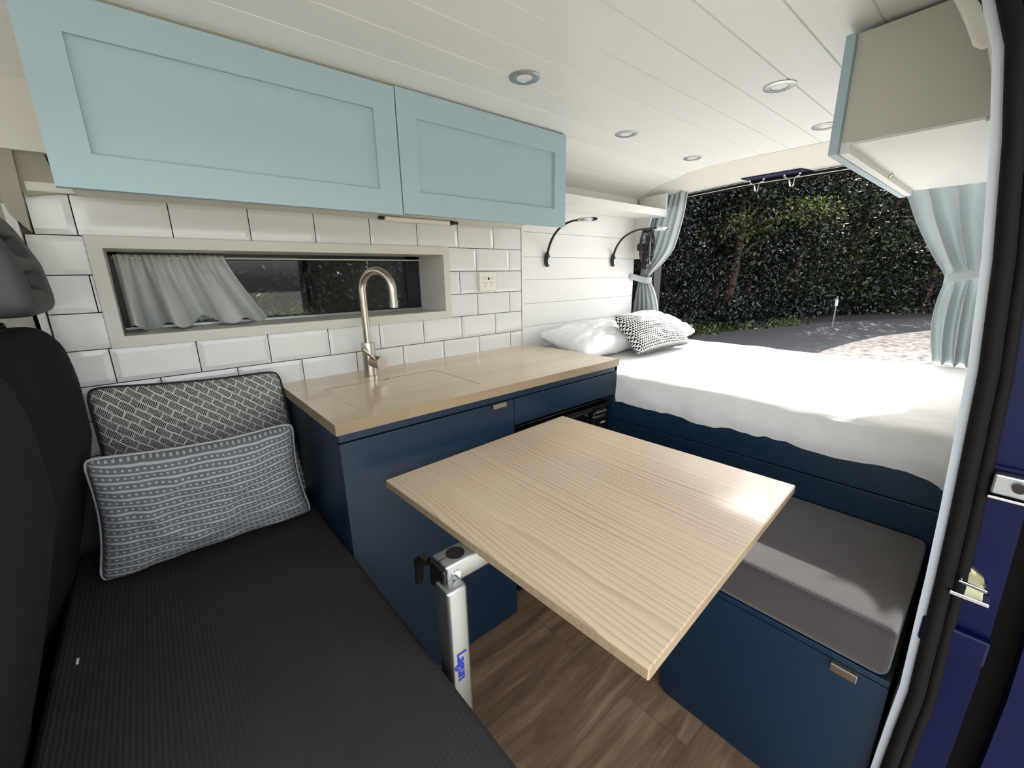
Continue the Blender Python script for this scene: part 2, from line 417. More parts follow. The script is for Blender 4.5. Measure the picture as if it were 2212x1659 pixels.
def pillow(name, corners, T, mat, seed=0, pinch=.06, parent=None, n=44, wr=.006, sag=0):
    """corners: BL, BR, TR, TL world points. plump cushion between them."""
    BL, BR, TR, TL = [Vector(c) for c in corners]
    nrm = (BR-BL).cross(TL-BL).normalized(); cen = (BL+BR+TR+TL)/4
    vs, fs, uv = [], [], []
    def pt(u, v, sgn):
        a, b = u*2-1, v*2-1
        # concave sides
        pa = a*(1-pinch*(1-b*b)*1.0); pb = b*(1-pinch*1.4*(1-a*a))
        cr = 1-.05*(a*a*b*b)**5; pa *= cr; pb *= cr
        u2, v2 = (pa+1)/2, (pb+1)/2
        p = BL*(1-u2)*(1-v2)+BR*u2*(1-v2)+TR*u2*v2+TL*(1-u2)*v2
        h = max(0, (1-a*a))**.42*max(0, (1-b*b))**.42
        h *= 1+.18*nz(a*1.7+seed, b*1.7, seed*3.1)
        w = wr*nz(a*5+seed, b*5, seed)*(.3+h) + wr*.8*nz(a*2+seed*2, b*9, seed)*(1-h)
        return p+nrm*(sgn*T*.5*h+w)
    def idx(i, j, s):
        return ((0 if s > 0 else 1)*(n+1)+j)*(n+1)+i
    for s in (1, -1):
        for j in range(n+1):
            for i in range(n+1):
                vs.append(pt(i/n, j/n, s)-cen); uv.append((i/n, j/n))
    for s in (1, -1):
        for j in range(n):
            for i in range(n):
                q = (idx(i, j, s), idx(i+1, j, s), idx(i+1, j+1, s), idx(i, j+1, s)); fs.append(q if s > 0 else q[::-1])
    me = bpy.data.meshes.new(name); me.from_pydata(vs, [], fs); ul = me.uv_layers.new(name='UVMap')
    for l in me.loops: ul.data[l.index].uv = uv[l.vertex_index]
    bm = bmesh.new(); bm.from_mesh(me); bmesh.ops.remove_doubles(bm, verts=bm.verts, dist=.00005); bm.to_mesh(me); bm.free()
    o = link(name, me, mat, parent, True); o.location = cen
    # outline for piping
    ring = [pt(i/n, 0, 0)-cen for i in range(n)]+[pt(1, j/n, 0)-cen for j in range(n)]+[pt(1-i/n, 1, 0)-cen for i in range(n)]+[pt(0, 1-j/n, 0)-cen for j in range(n)]
    return o, ring
def piping(parent, ring, r, mat):
    bm = bmesh.new(); n = len(ring); k = 8; rs = []
    for i in range(n):
        t = (ring[(i+1) % n]-ring[i-1]).normalized(); a = t.orthogonal().normalized(); b = t.cross(a)
        # keep a consistent frame
        ref = Vector((.13, 1, .21)); a = (ref-t*ref.dot(t)).normalized(); b = t.cross(a)
        rs.append([bm.verts.new(ring[i]+(a*math.cos(2*PI*q/k)+b*math.sin(2*PI*q/k))*r) for q in range(k)])
    for i in range(n):
        for q in range(k): bm.faces.new((rs[i][q], rs[i][(q+1) % k], rs[(i+1) % n][(q+1) % k], rs[(i+1) % n][q]))
    me = bpy.data.meshes.new('piping'); bm.to_mesh(me); bm.free()
    return link('piping', me, mat, parent, True)

# ================================================================== SETTING
# floor
struct(B().box(-2.0, 1.06, -1.40, .02, -.03, 0).build('floor', M['floor']))
# ceiling: profile across the van with V grooves, extruded along it
prof = [(0.03, 1.50), (0, 1.506), (-.06, 1.530), (-.13, 1.548), (-.229, 1.562), (-.305, 1.575), (-.411, 1.584), (-.517, 1.585), (-.622, 1.586), (-.726, 1.586),
        (-.831, 1.586), (-.935, 1.585), (-1.037, 1.585), (-1.14, 1.584), (-1.23, 1.583), (-1.262, 1.566), (-1.285, 1.515), (-1.301, 1.455)]
grooves = {-.229, -.305, -.411, -.517, -.622, -.726, -.831, -.935, -1.037, -1.14}
pp = []
for y, z in prof:
    if y in grooves: pp += [(y+.0022, z), (y, z+.0045), (y-.0022, z)]
    else: pp.append((y, z))
back = [(y, z+.03) for y, z in [(-1.33, 1.46), (-1.25, 1.60), (-1.1, 1.62), (-.3, 1.62), (.03, 1.56)]]
def ceil_seg(x0, x1):
    b = B(); poly = pp+back
    v0 = [b.bm.verts.new((x0, *p)) for p in poly]; v1 = [b.bm.verts.new((x1, *p)) for p in poly]
    for i in range(len(poly)): b.bm.faces.new((v0[i], v0[(i+1) % len(poly)], v1[(i+1) % len(poly)], v1[i]))
    return b
struct(ceil_seg(-2.0, .93).build('ceiling', M['white']))
# header sloping from ceiling to the rear opening, bowed across
hb = B(); NY = 24
def hy(t): return .06-t*1.42
def bow(t): return 1-(2*t-1)**2
ringA = []
for i in range(NY+1):
    t = i/NY; y = hy(t); b_ = bow(t)
    zc = np.interp(-y, [-.06, .0, .13, .30, .41, 1.1, 1.2, 1.3, 1.36], [1.49, 1.506, 1.548, 1.575, 1.585, 1.585, 1.583, 1.45, 1.40])
    x0 = .90-.115*min(1, b_*1.25)
    zl = np.interp(-y, [-.06, .05, .13, .5, 1.1, 1.25, 1.36], [1.46, 1.512, 1.524, 1.540, 1.540, 1.47, 1.38])
    zs = zl-.012
    ringA.append([(x0, y, zc-.001), (.915, y, zl-.006), (.919, y, zl-.008), (.957, y, zs-.004), (.985, y, zs+.09), (x0-.02, y, zc+.06)])
vv = [[hb.bm.verts.new(p) for p in r] for r in ringA]
for i in range(NY):
    for k in range(6): hb.bm.faces.new((vv[i][k], vv[i][(k+1) % 6], vv[i+1][(k+1) % 6], vv[i+1][k]))
hb.bm.faces.new(vv[0]); hb.bm.faces.new(vv[-1][::-1])
struct(hb.build('trim_1', M['cream'], smooth=True, angle=25))
# outer roof, keeps daylight out above the lining
struct(B().box(-2.05, 1.02, -1.42, .30, 1.655, 1.68).box(-2.05, 1.0, .03, .30, 1.50, 1.655).box(-2.05, -.38, -1.46, -1.335, 1.47, 1.67).build('trim_2', M['bodyblue']))

# left wall: white boards behind the bed
wb = B(); zs_ = [.70, .793, .895, .997, 1.100, 1.197, 1.300, 1.403, 1.52]
poly = [(.03, .70)]
for i, z in enumerate(zs_):
    if 0 < i < len(zs_)-1: poly += [(0, z-.0013), (.004, z), (0, z+.0013)]
    else: poly.append((0, z))
poly.append((.03, 1.52))
wb.prism(poly, 'x', .012, .845)
wb.box(.0, .013, -.004, .03, .78, 1.52)                 # cover strip beside the tiles
struct(wb.build('wall_left', M['white']))
# tiled wall
z0, pz, P_ = .8818, .0858, .17
tb = B()
tb.box(-1.423, -.001, .004, .03, .45, z0+pz)
tb.box(-1.409, -.001, .004, .03, z0+4*pz, z0+5*pz+.01)
tb.box(-1.423, -1.31, .004, .03, z0+pz, z0+4*pz)
tb.box(-.39, -.001, .004, .03, z0+pz, z0+4*pz)
def tile(x0, x1, za, zb, fl=1, fr=1):
    g = .0011; x0 += g; x1 -= g; za += g; zb -= g
    if x1-x0 < .0025: return
    be = min(.012, (x1-x0)*.4); h = .0022
    L = be if fl else .0; Rr = be if fr else .0
    o = [(x0, za), (x1, za), (x1, zb), (x0, zb)]; q = [(x0+L, za+be), (x1-Rr, za+be), (x1-Rr, zb-be), (x0+L, zb-be)]
    vb = [tb.bm.verts.new((x, .005, z)) for x, z in o]; vo = [tb.bm.verts.new((x, .0, z)) for x, z in o]; vi = [tb.bm.verts.new((x, -h, z)) for x, z in q]
    for i in range(4):
        j = (i+1) % 4
        tb.bm.faces.new((vb[i], vb[j], vo[j], vo[i])).material_index = 0; tb.bm.faces.new((vo[i], vo[j], vi[j], vi[i])).material_index = 1
    tb.bm.faces.new(vi).material_index = 1
for k in range(-4, 5):
    za, zb = z0+k*pz, z0+(k+1)*pz
    st = -.1501 if k % 2 == 0 else -.068
    # rows 1,3,5 (k=-1,1,3) use the second offset
    spans = [(-1.423, -.002)]
    if 1 <= k <= 3: spans = [(-1.423, -1.333), (-.369, -.002)]
    if k == 4: spans = [(-1.407, -.002)]
    js = [st-P_*n for n in range(-1, 10)]
    for a, b_ in spans:
        cuts = sorted([a, b_]+[j for j in js if a < j < b_])
        for i in range(len(cuts)-1):
            tile(cuts[i], cuts[i+1], za, min(zb, z0+5*pz), 0 if cuts[i] in (a,) else 1, 0 if cuts[i+1] in (b_,) else 1)
struct(tb.build('wall_left', [M['grout'], M['tile']]))
# cap moulding above the tiles, runs behind the upper cabinets
struct(B().box(-1.40, 0, -.012, .03, 1.3108, 1.330, .002).build('trim_3', M['cream']))
# front-left body trim (cab side of the kitchen)
ft = B()
ft.prism([(-2.0, 1.385), (-1.33, 1.385), (-1.33, 1.60), (-2.0, 1.60)], 'y', -.03, .03)
struct(ft.build('trim_4', M['cream']))
struct(B().prism([(-1.36, 1.385), (-1.345, 1.312), (-1.40, 1.30), (-1.47, 1.385)], 'y', -.01, .03).prism([(-1.403, 1.40), (-1.409, 1.228), (-1.432, 1.262), (-1.455, 1.40)], 'y', -.02, .03).build('trim_5', M['trimshade']))
struct(B().prism([(-1.425, 1.282), (-1.441, 1.282), (-1.436, .97), (-1.425, .97)], 'y', -.012, .03).build('trim_6', M['lining']))
struct(B().box(-1.72, -1.44, .03, .06, 1.0, 1.60).box(-1.72, -1.40, .025, .05, 1.2, 1.6).build('wall_left', M['trimshade']))
struct(B().box(-1.72, -1.4235, -.002, .06, 0, .999).build('wall_left', M['darkgrey']))  # lower side trim coloured dark for the shade beside the seat
struct(B().box(-2.85, -2.80, -1.42, .1, -.05, .80).box(-2.8, -2.0, -1.42, .1, 1.60, 1.66).box(-2.8, -2.0, .06, .1, -.05, .85).box(-2.8, -1.6, -1.42, -1.38, -.05, .85).build('wall_front', M['darkgrey']))
# inner skin behind the furniture up to the rear
struct(B().box(-1.45, .9, .20, .22, -.3, .97).box(-1.45, -1.32, .03, .2, .9, 1.3).box(.0, .9, .2, .22, .9, 1.6).box(-1.45, 0, .2, .22, 1.20, 1.6).box(-.34, 0, .2, .22, .9, 1.3).box(-1.45, .85, .03, .2, -.02, .01).build('wall_left', M['bodyblue']))

# window in the tiled wall: deep timber reveal, rail, glass
wx0, wx1, wz0, wz1 = -1.333, -.369, .9676, 1.2252
ix0, ix1, iz0, iz1 = -1.306, -.394, .9945, 1.1985
wf = B()
for (a, b_, c, d) in ((wx0, wx1, wz0, iz0), (wx0, wx1, iz1, wz1), (wx0, ix0, iz0, iz1), (ix1, wx1, iz0, iz1)):
    wf.box(a, b_, -.010, .19, c, d)
win = struct(wf.build('window_1', M['cream']))
def wchild(b, name, mat): return b.build(name, mat, win)
wchild(B().box(ix0, ix1, .186, .190, iz0, iz1), 'pane', M['glass'])
wchild(B().box(-.452, ix1, .178, .186, iz0, iz1).box(ix0, ix0+.02, .178, .186, iz0, iz1).box(ix0, ix1, .178, .186, iz0, iz0+.008).box(ix0, ix1, .178, .186, iz1-.008, iz1), 'border', M['black'])
wchild(B().cyl((-1.30, .150, 1.184), (-.40, .150, 1.184), .0022, n=10), 'curtain_wire', M['whiteplastic'])
wchild(B().box(ix0, ix1, .170, .178, iz0, iz0+.006), 'sill_strip', M['alu'])
wchild(B().cyl((-.402, .16, 1.188), (-.402, .145, 1.188), .006), 'hook', M['chrome'])

# right wall lining beside the sliding door
rprof = [(-1.262, 1.565), (-1.286, 1.515), (-1.301, 1.451), (-1.321, 1.389), (-1.339, 1.28), (-1.358, 1.133), (-1.372, .98), (-1.3785, .84), (-1.382, .762), (-1.386, .647), (-1.388, .549), (-1.391, .424), (-1.387, .336), (-1.383, .219), (-1.38, 0)]
def offs(pr, d): return [(y-d, z+.0) for y, z in pr]
rl = B(); poly = rprof+offs(rprof, .0115)[::-1]
v0 = [rl.bm.verts.new((-.38, *p)) for p in poly]; v1 = [rl.bm.verts.new((1.02, *p)) for p in poly]; n_ = len(poly); h_ = len(rprof)
for i in range(n_): rl.bm.faces.new((v0[i], v0[(i+1) % n_], v1[(i+1) % n_], v1[i]))
for i in range(h_-1):
    rl.bm.faces.new((v0[i], v0[i+1], v0[n_-2-i], v0[n_-1-i])).material_index = 1
    rl.bm.faces.new((v1[i], v1[n_-1-i], v1[n_-2-i], v1[i+1]))
struct(rl.build('wall_right', [M['lining'], M['mdf_edge']]))
# rubber door seal with two ribs, following the opening
def seal(y_off0, y_off1, x0, x1, name, mat, thick=.0):
    b = B(); pr = [(-1.17, 1.60)]+rprof+[(-1.38, -.12)]
    for i in range(len(pr)-1):
        (ya, za), (yb, zb) = pr[i], pr[i+1]
        q = [(ya-y_off0, za), (yb-y_off0, zb), (yb-y_off1, zb), (ya-y_off1, za)]
        b.prism(q, 'x', x0, x1)
    bmesh.ops.remove_doubles(b.bm, verts=b.bm.verts, dist=1e-5)
    return b
sb = B(); pr = [(-1.10, 1.615), (-1.2, 1.585)]+rprof[1:]+[(-1.382, -.12)]
for off_, r_, xx in ((.021, .0105, -.385), (.037, .0075, -.380)):
    sb.tube([(xx, y-off_, z) for y, z in pr], r_, 10)
dj = tag(sb.build('door_seal', M['rubber'], smooth=True, angle=60), 'black ribbed rubber seal around the sliding door opening', 'door seal')
# blue body pillar behind the seal
bp_ = B()
pr2 = [(-1.30, 1.46), (-1.345, 1.28), (-1.378, .98), (-1.388, .76), (-1.394, .5), (-1.39, .2), (-1.39, -.2)]
for i in range(len(pr2)-1):
    (ya, za), (yb, zb) = pr2[i], pr2[i+1]
    bp_.prism([(ya-.012, za), (yb-.012, zb), (yb-.075, zb), (ya-.075, za)], 'x', -.372, -.30)
    bp_.prism([(ya-.075, za), (yb-.075, zb), (yb-.105, zb), (ya-.105, za)], 'x', -.345, -.29, mi=1)  # black strip stands in for the shaded gap beside the pillar
    bp_.prism([(ya-.105, za), (yb-.105, zb), (yb-.20, zb), (ya-.20, za)], 'x', -.39, 1.0)
bmesh.ops.remove_doubles(bp_.bm, verts=bp_.bm.verts, dist=1e-5)
struct(bp_.build('wall_right', [M['bodyblue'], M['rubber']]))
struct(B().box(-.385, -.372, -1.47, -1.395, .53, .575, .004).box(-.38, -.372, -1.475, -1.40, .845, .85, .001).build('trim_7', M['bodyblue']))
# striker
sk = thing('door_striker', 'zinc striker loop bolted to the blue door pillar', 'door striker', (-.374, -1.432, .645))
B().prism([(-1.414, .622), (-1.446, .632), (-1.449, .655), (-1.444, .672), (-1.430, .682), (-1.416, .678)], 'x', -.378, -.372).build('plate', M['yellowzinc'], sk)
B().tube([(-.378, -1.420, .668), (-.398, -1.422, .666), (-.400, -1.448, .664), (-.378, -1.448, .662)], .0028, 8).build('loop', M['chrome'], sk, True)
B().box(-.400, -.376, -1.455, -1.414, .640, .646, .001).build('loop_bar', M['chrome'], sk)
B().cyl((-.378, -1.430, .672), (-.383, -1.430, .672), .006, n=6).build('bolt', M['yellowzinc'], sk)
dl = thing('door_guide', 'metal door guide plate with dark bolt on blue pillar', 'door guide', (-.38, -1.45, .83))
B().box(-.392, -.372, -1.49, -1.424, .812, .842, .003).build('plate', M['alu'], dl)
B().cyl((-.392, -1.449, .829), (-.398, -1.449, .829), .007, n=16).build('bolt', M['black'], dl)
B().box(-.396, -.372, -1.49, -1.423, .806, .810, .001).build('lip', M['chrome'], dl)

# rear opening: side jambs, sill, seal
struct(B().box(.99, 1.06, -.045, .22, .40, 1.56).box(1.0, 1.06, -1.42, -1.365, .40, 1.5).build('trim_8', M['black']))
struct(B().box(1.0, 1.10, -1.44, .22, -.35, .66).build('wall_back', M['bodyblue']))
struct(B().box(.845, .853, -.092, .03, 1.20, 1.41).build('trim_9', M['white'])) if False else None
gs = B(); gs.prism([(.02, 1.195), (-.036, 1.195), (-.093, 1.41), (-.093, 1.44), (.02, 1.44)], 'x', .845, .855); struct(gs.build('trim_9', M['white']))
hs = B()
for (dz, x_, r_, mi) in ((-.013, .958, .006, 0), (-.019, .962, .0028, 1), (-.024, .965, .0045, 0)):
    pts = []
    for i in range(NY+1):
        y = .02-i/NY*1.36
        pts.append((x_, y, np.interp(-y, [-.06, .05, .13, .5, 1.1, 1.25, 1.36], [1.46, 1.50, 1.512, 1.528, 1.528, 1.46, 1.37])+dz))
    hs.tube(pts, r_, 8, mi)
tag(hs.build('tailgate_seal', [M['rubber'], M['whiteplastic']], smooth=True), 'black seal with white bead along the top of the rear opening', 'seal')
# blue latch plate with wire loops
lt = thing('tailgate_latch', 'blue recessed latch plate with two wire loops above the rear opening', 'latch', (.975, -.62, 1.53))
b = B(); q_ = [(.953, -.497, 1.5365), (.953, -.735, 1.5365), (.998, -.772, 1.5255), (.998, -.535, 1.5255)]
b.quad(*q_); b.quad(*[(x, y, z+.004) for x, y, z in q_][::-1])
for i in range(4): b.quad(q_[i], q_[(i+1) % 4], tuple(c+(.004 if k == 2 else 0) for k, c in enumerate(q_[(i+1) % 4])), tuple(c+(.004 if k == 2 else 0) for k, c in enumerate(q_[i])))
bmesh.ops.remove_doubles(b.bm, verts=b.bm.verts, dist=1e-5); b.build('plate', M['bodyblue'], lt)
for yy in (-.555, -.695):
    B().tube([(.985, yy+.028, 1.520), (.985, yy+.012, 1.514), (.99, yy+.010, 1.50), (1.0, yy+.009, 1.484), (.985, yy-.004, 1.478), (.968, yy-.014, 1.484), (.975, yy-.012, 1.50), (.98, yy-.014, 1.514), (.98, yy-.03, 1.520)], .0028, 8).build('wire_loop', M['chrome'], lt, True)
    for q in (.028, -.03): B().cyl((.98, yy+q, 1.522), (.98, yy+q, 1.530), .006, n=12).build('screw', M['chrome'], lt, True)
lt.location.x -= .038; lt.location.z -= .008
# louvre panel in the rear-left corner
lv = thing('louvre_panel', 'black louvred vent panel between white wall and tied curtain', 'vent panel', (.965, .04, .7))
B().box(.962, .972, -.06, .14, .62, 1.205).build('frame', M['black'], lv)
b = B()
for i in range(13): b.box(.950, .962, -.055, .135, .70+i*.039, .729+i*.039, .002, 1)
b.build('slats', M['louvre'], lv)

# ================================================================== UPPER CABINETS LEFT
cab = thing('overhead_cabinet', 'pale aqua overhead cabinet with two recessed doors above the sink', 'cabinet', (-.7, -.16, 1.30))
B().box(-1.325, -.10, -.310, -.012, 1.306, 1.325).box(-1.325, -.10, -.310, 0, 1.545, 1.556).box(-1.325, -1.31, -.31, -.012, 1.32, 1.55).box(-.118, -.10, -.31, -.012, 1.32, 1.55).build('body', M['cream'], cab)
def shaker(x0, x1, z0_, z1_, px0, px1, pz0, pz1, name, par):
    b = B(); yb, yf, yr = -.311, -.330, -.322
    b.box(x0, px0, yf, yb, z0_, z1_).box(px1, x1, yf, yb, z0_, z1_).box(px0, px1, yf, yb, z0_, pz0).box(px0, px1, yf, yb, pz1, z1_).box(px0, px1, yr, yb, pz0, pz1)
    bmesh.ops.remove_doubles(b.bm, verts=b.bm.verts, dist=1e-5)
    return b.build(name, M['cyan'], par)
shaker(-1.331, -.7065, 1.278, 1.568, -1.277, -.763, 1.334, 1.511, 'door', cab)
shaker(-.7035, -.087, 1.282, 1.571, -.650, -.141, 1.338, 1.511, 'door', cab)
# grey strip put in for the shaded gap under the ceiling
B().box(-1.325, -.10, -.322, -.300, 1.556, 1.580).build('gap_shade_strip', M['trimshade'], cab)
# light bar below
lb = thing('light_bar', 'slim white light bar under the overhead cabinet', 'light', (-.52, -.09, 1.3))
B().box(-.650, -.415, -.103, -.078, 1.291, 1.3045, .004).build('housing', M['whiteplastic'], lb)
B().box(-.412, -.400, -.101, -.080, 1.293, 1.305, .001).build('switch', M['black'], lb)
B().box(-.398, -.378, -.098, -.084, 1.295, 1.304, .003).build('end_cap', M['black'], lb); B().box(-.668, -.651, -.098, -.084, 1.294, 1.304, .003).build('end_cap', M['black'], lb)

# ================================================================== UPPER CABINET RIGHT
rc = thing('overhead_cabinet', 'overhead cabinet on the door side, warm grey end panel and pale aqua door edge', 'cabinet', (.33, -1.2, 1.36))
B().prism([(-1.106, 1.378), (-1.106, 1.573), (-1.232, 1.577), (-1.262, 1.562), (-1.286, 1.515), (-1.302, 1.451), (-1.322, 1.385), (-1.324, 1.378)], 'x', -.0885, -.070).build('end_panel', M['endgrey'], rc)
B().prism([(-1.122, 1.372), (-1.122, 1.573), (-1.232, 1.577), (-1.262, 1.562), (-1.284, 1.515), (-1.299, 1.451), (-1.318, 1.385), (-1.322, 1.372)], 'x', .735, .75).box(-.070, .735, -1.326, -1.107, 1.372, 1.384).box(-.084, -.07, -1.31, -1.107, 1.372, 1.379).build('body', M['white'], rc)
B().box(-.087, .750, -1.121, -1.1045, 1.357, 1.572).build('face_frame', M['white'], rc)
B().box(-.102, .768, -1.104, -1.088, 1.3555, 1.572).build('door', M['cyan'], rc)
cl = B().box(.335, .385, -1.118, -1.106, 1.366, 1.374, .002).build('catch', M['chrome'], rc)
B().tube([(.33, -1.13, 1.368), (.345, -1.118, 1.360), (.375, -1.112, 1.362), (.39, -1.12, 1.369)], .003, 8).build('hook', M['yellowzinc'], cl, True)
# rounded white moulding up the roof side
mb = B()
pts = [(-.212, -1.302, 1.449), (-.211, -1.300, 1.458), (-.208, -1.289, 1.495), (-.20, -1.273, 1.535), (-.19, -1.258, 1.575), (-.19, -1.255, 1.60)]
mb.tube(pts, [.008, .015, .019, .022, .024, .024], 16)
mo = thing('roof_grip', 'rounded white moulding beside the door-side cabinet at roof edge', 'moulding', (-.21, -1.28, 1.5))
mb.build('body', M['whiteplastic'], mo, True)
B().tube([(-.237, -1.299, 1.470), (-.236, -1.290, 1.497), (-.2365, -1.276, 1.522)], .0022, 6).build('slot', M['darkgrey'], mo)

# ================================================================== SHELF, FAN, READING LAMPS
sh = thing('wall_shelf', 'narrow white shelf with front lip above the bed', 'shelf', (.45, -.08, 1.40))
B().box(-.05, .868, -.150, 0, 1.402, 1.412).build('board', M['white'], sh)
B().box(-.05, .868, -.158, -.150, 1.402, 1.437, .001).build('lip', M['white'], sh)
B().box(.868, .880, -.158, .0, 1.402, 1.513, .001).build('end_panel', M['white'], sh)

def reading_lamp(bx, hx, label):
    t = thing('reading_lamp', label, 'lamp', (bx, 0, 1.2), 'reading lamps on the white wall')
    # teardrop base on the wall
    b = B(); b.sq((bx, -.010, 1.188), (.016, .010, .034), 2.4, 8, lambda p: Vector((p.x*(1-.45*max(0, p.z)), p.y, p.z))); ba = b.build('base', M['black'], t, True, 80)
    B().sq((bx+.002, -.020, 1.180), (.009, .004, .016), 2.2, 6).build('switch', M['chrome'], ba, True, 80)
    p0, p1, p2, p3 = Vector((bx, -.012, 1.215)), Vector((bx-.01, -.045, 1.30)), Vector((bx-.02, -.12, 1.335)), Vector((hx, -.168, 1.338))
    pts = [((1-q)**3)*p0+3*((1-q)**2)*q*p1+3*(1-q)*q*q*p2+q**3*p3 for q in [i/18 for i in range(19)]]
    B().tube(pts, [.006-.0022*i/18 for i in range(19)], 10).build('gooseneck', M['black'], t, True)
    dr = (p3-p2).normalized(); dr.z *= .4; dr.normalize()
    hd = B(); c = p3+dr*.04
    m = Matrix.Translation(c) @ dr.to_track_quat('X', 'Z').to_matrix().to_4x4()
    hd.sq((0, 0, 0), (.044, .021, .009), 2.5, 10)
    for v in hd.bm.verts: v.co = m @ v.co
    h = hd.build('head', M['black'], t, True, 80)
    h2 = B(); h2.sq((-.004, 0, -.006), (.036, .015, .004), 2.4, 8)
    for v in h2.bm.verts: v.co = m @ v.co
    h2.build('lens', M['lens'], h, True, 80)
    h3 = B(); h3.sq((-.004, -.010, .0), (.034, .014, .0085), 2.4, 8)
    for v in h3.bm.verts: v.co = m @ v.co
    h3.build('chrome_cap', M['chrome'], h, True, 80)
    return t
reading_lamp(.150, .165, 'black gooseneck reading lamp partly hidden by the aqua cabinet')
reading_lamp(.640, .755, 'black gooseneck reading lamp reaching in front of the tied curtain')

fn = thing('clip_fan', 'small black folding fan clipped beside the tied curtain', 'fan', (.82, -.075, 1.24))
fc = Vector((.84, -.080, 1.255)); fax = Vector((-.42, .90, 0)).normalized()
def fring(c, r, tr, ax, n=28, m=8):
    a = Vector((0, 0, 1)); s_ = ax.cross(a); pts = [c+(a*math.cos(2*PI*i/n)+s_*math.sin(2*PI*i/n))*r for i in range(n+1)]
    return pts
b = B(); b.tube(fring(fc-fax*.020, .082, .003, fax), .005, 8, cap=False); b.tube(fring(fc+fax*.020, .082, .003, fax), .005, 8, cap=False); b.tube(fring(fc, .05, .003, fax), .003, 6, cap=False)
s_ = fax.cross(Vector((0, 0, 1)))
for k in range(16):
    an = 2*PI*k/16; dv = Vector((0, 0, 1))*math.cos(an)+s_*math.sin(an)
    b.tube([fc-fax*.034+dv*.012, fc-fax*.032+dv*.055, fc-fax*.020+dv*.082, fc+fax*.020+dv*.082, fc+fax*.032+dv*.055, fc+fax*.034+dv*.012], .0022, 5)
b.build('cage', M['black'], fn, True)
b = B()
for k in range(5):
    an = 2*PI*k/5; dv = Vector((0, 0, 1))*math.cos(an)+s_*math.sin(an); dw = -Vector((0, 0, 1))*math.sin(an)+s_*math.cos(an)
    b.quad(fc+dv*.012-dw*.008+fax*.004, fc+dv*.058-dw*.016+fax*.009, fc+dv*.058+dw*.016-fax*.009, fc+dv*.012+dw*.008-fax*.004)
o = b.build('blades', M['darkgrey'], fn); md = o.modifiers.new('t', 'SOLIDIFY'); md.thickness = .0015
B().cyl(fc-fax*.03, fc+fax*.05, .018).build('motor', M['black'], fn, True)
B().tube([fc+Vector((.0, 0, -.072)), fc+Vector((0, .005, -.10)), fc+Vector((.01, .04, -.10)), fc+Vector((.02, .076, -.08))], .007, 8).build('bracket', M['black'], fn, True)
B().box(.815, .86, -.095, -.070, 1.140, 1.168, .003).build('foot', M['black'], fn, True); B().box(.810, .86, -.095, -.062, 1.325, 1.350, .004).build('clip', M['black'], fn, True)
B().tube([fc+Vector((-.03, -.03, .072)), fc+Vector((-.05, -.05, 0)), fc+Vector((-.045, -.045, -.06)), fc+Vector((-.01, -.03, -.085))], .0022, 6).build('cord', M['whiteplastic'], fn, True)

# ================================================================== DOWNLIGHTS
dlp = [(-.462, -.533, 'brushed downlight nearest the overhead cabinet doors'), (.098, -.437, 'brushed downlight on the kitchen side, second from the front'),
       (.590, -.425, 'brushed downlight on the kitchen side, nearest the rear curtain'), (.092, -.907, 'brushed downlight on the door side, in open ceiling'),
       (.565, -.893, 'brushed downlight half hidden by the door-side cabinet')]
first = None
for (x, y, lab) in dlp:
    if first is None:
        r = thing('downlight', lab, 'downlight', (x, y, 1.585), 'recessed ceiling downlights'); first = r
        B().lathe((x, y, 1.586), [(.038, 0), (.038, -.003), (.034, -.005), (.021, -.0045), (.019, -.001), (.019, 0)], n=40).build('ring', M['alu'], r, True, 50)
        B().lathe((x, y, 1.585), [(.0001, -.0028), (.012, -.0028), (.0195, -.002), (.0195, 0)], n=32).build('lens', M['lens'], r, True, 60)
    else:
        r = first.copy(); COL.objects.link(r); r.location = (x, y, 1.585); r['label'] = lab
        for ch in list(first.children):
            c = ch.copy(); COL.objects.link(c); c.parent = r

# ================================================================== KITCHEN UNIT
kc = thing('kitchen_cabinet', 'navy base cabinet with door and drawer under the timber worktop', 'cabinet', (-.47, -.24, 0))
B().box(-.985, -.465, -.466, .19, .0, .7905).box(.030, .043, -.484, .19, 0, .7905).box(-.465, .03, -.466, -.0, .69, .7905).box(-.465, .03, -.03, .0, 0, .7).build('body', M['navy'], kc)
B().box(-.984, .0425, -.484, -.4665, .768, .7903, .001).build('top_rail', M['navy'], kc)
dd = B().box(-.984, -.4715, -.485, -.4675, .0, .7645, .0012).build('door', M['navy'], kc)
def pull(x0, x1, y, z, par, ax='y'):
    if ax == 'y': B().box(x0, x1, y-.014, y, z-.0015, z+.0015, .0008).box(x0, x1, y-.0155, y-.0125, z-.012, z+.001, .001).build('handle', M['steel'], par)
pull(-.560, -.512, -.484, .7655, dd)
B().box(-.4685, .0415, -.485, -.4675, .680, .7645, .0012).build('drawer', M['navy'], kc)

fr = thing('fridge', 'black built-in fridge below the drawer, behind the table', 'fridge', (-.21, -.25, 0))
B().box(-.455, .022, -.445, -.035, .045, .655, .004).box(-.45, .02, -.40, -.06, 0, .05).build('body', M['fridgeblack'], fr)
fd = B().box(-.452, .020, -.472, -.447, .06, .640, .006).build('door', M['fridgeblack'], fr)
B().box(-.455, .028, -.480, -.447, .6435, .6515, .002).build('top_trim', M['black'], fr)
B().box(-.44, -.12, -.475, -.470, .632, .636, .001).build('trim_line', M['darkgrey'], fd)
hh = B().sq((-.050, -.480, .600), (.042, .010, .038), 5, 8).build('latch', M['black'], fd, True, 60)
B().box(-.085, -.022, -.494, -.482, .625, .633, .002).box(-.095, -.028, -.494, -.482, .608, .618, .002).build('chrome_bar', M['chrome'], hh)
B().box(-.055, -.030, -.492, -.490, .585, .589).build('badge', M['whiteplastic'], hh)

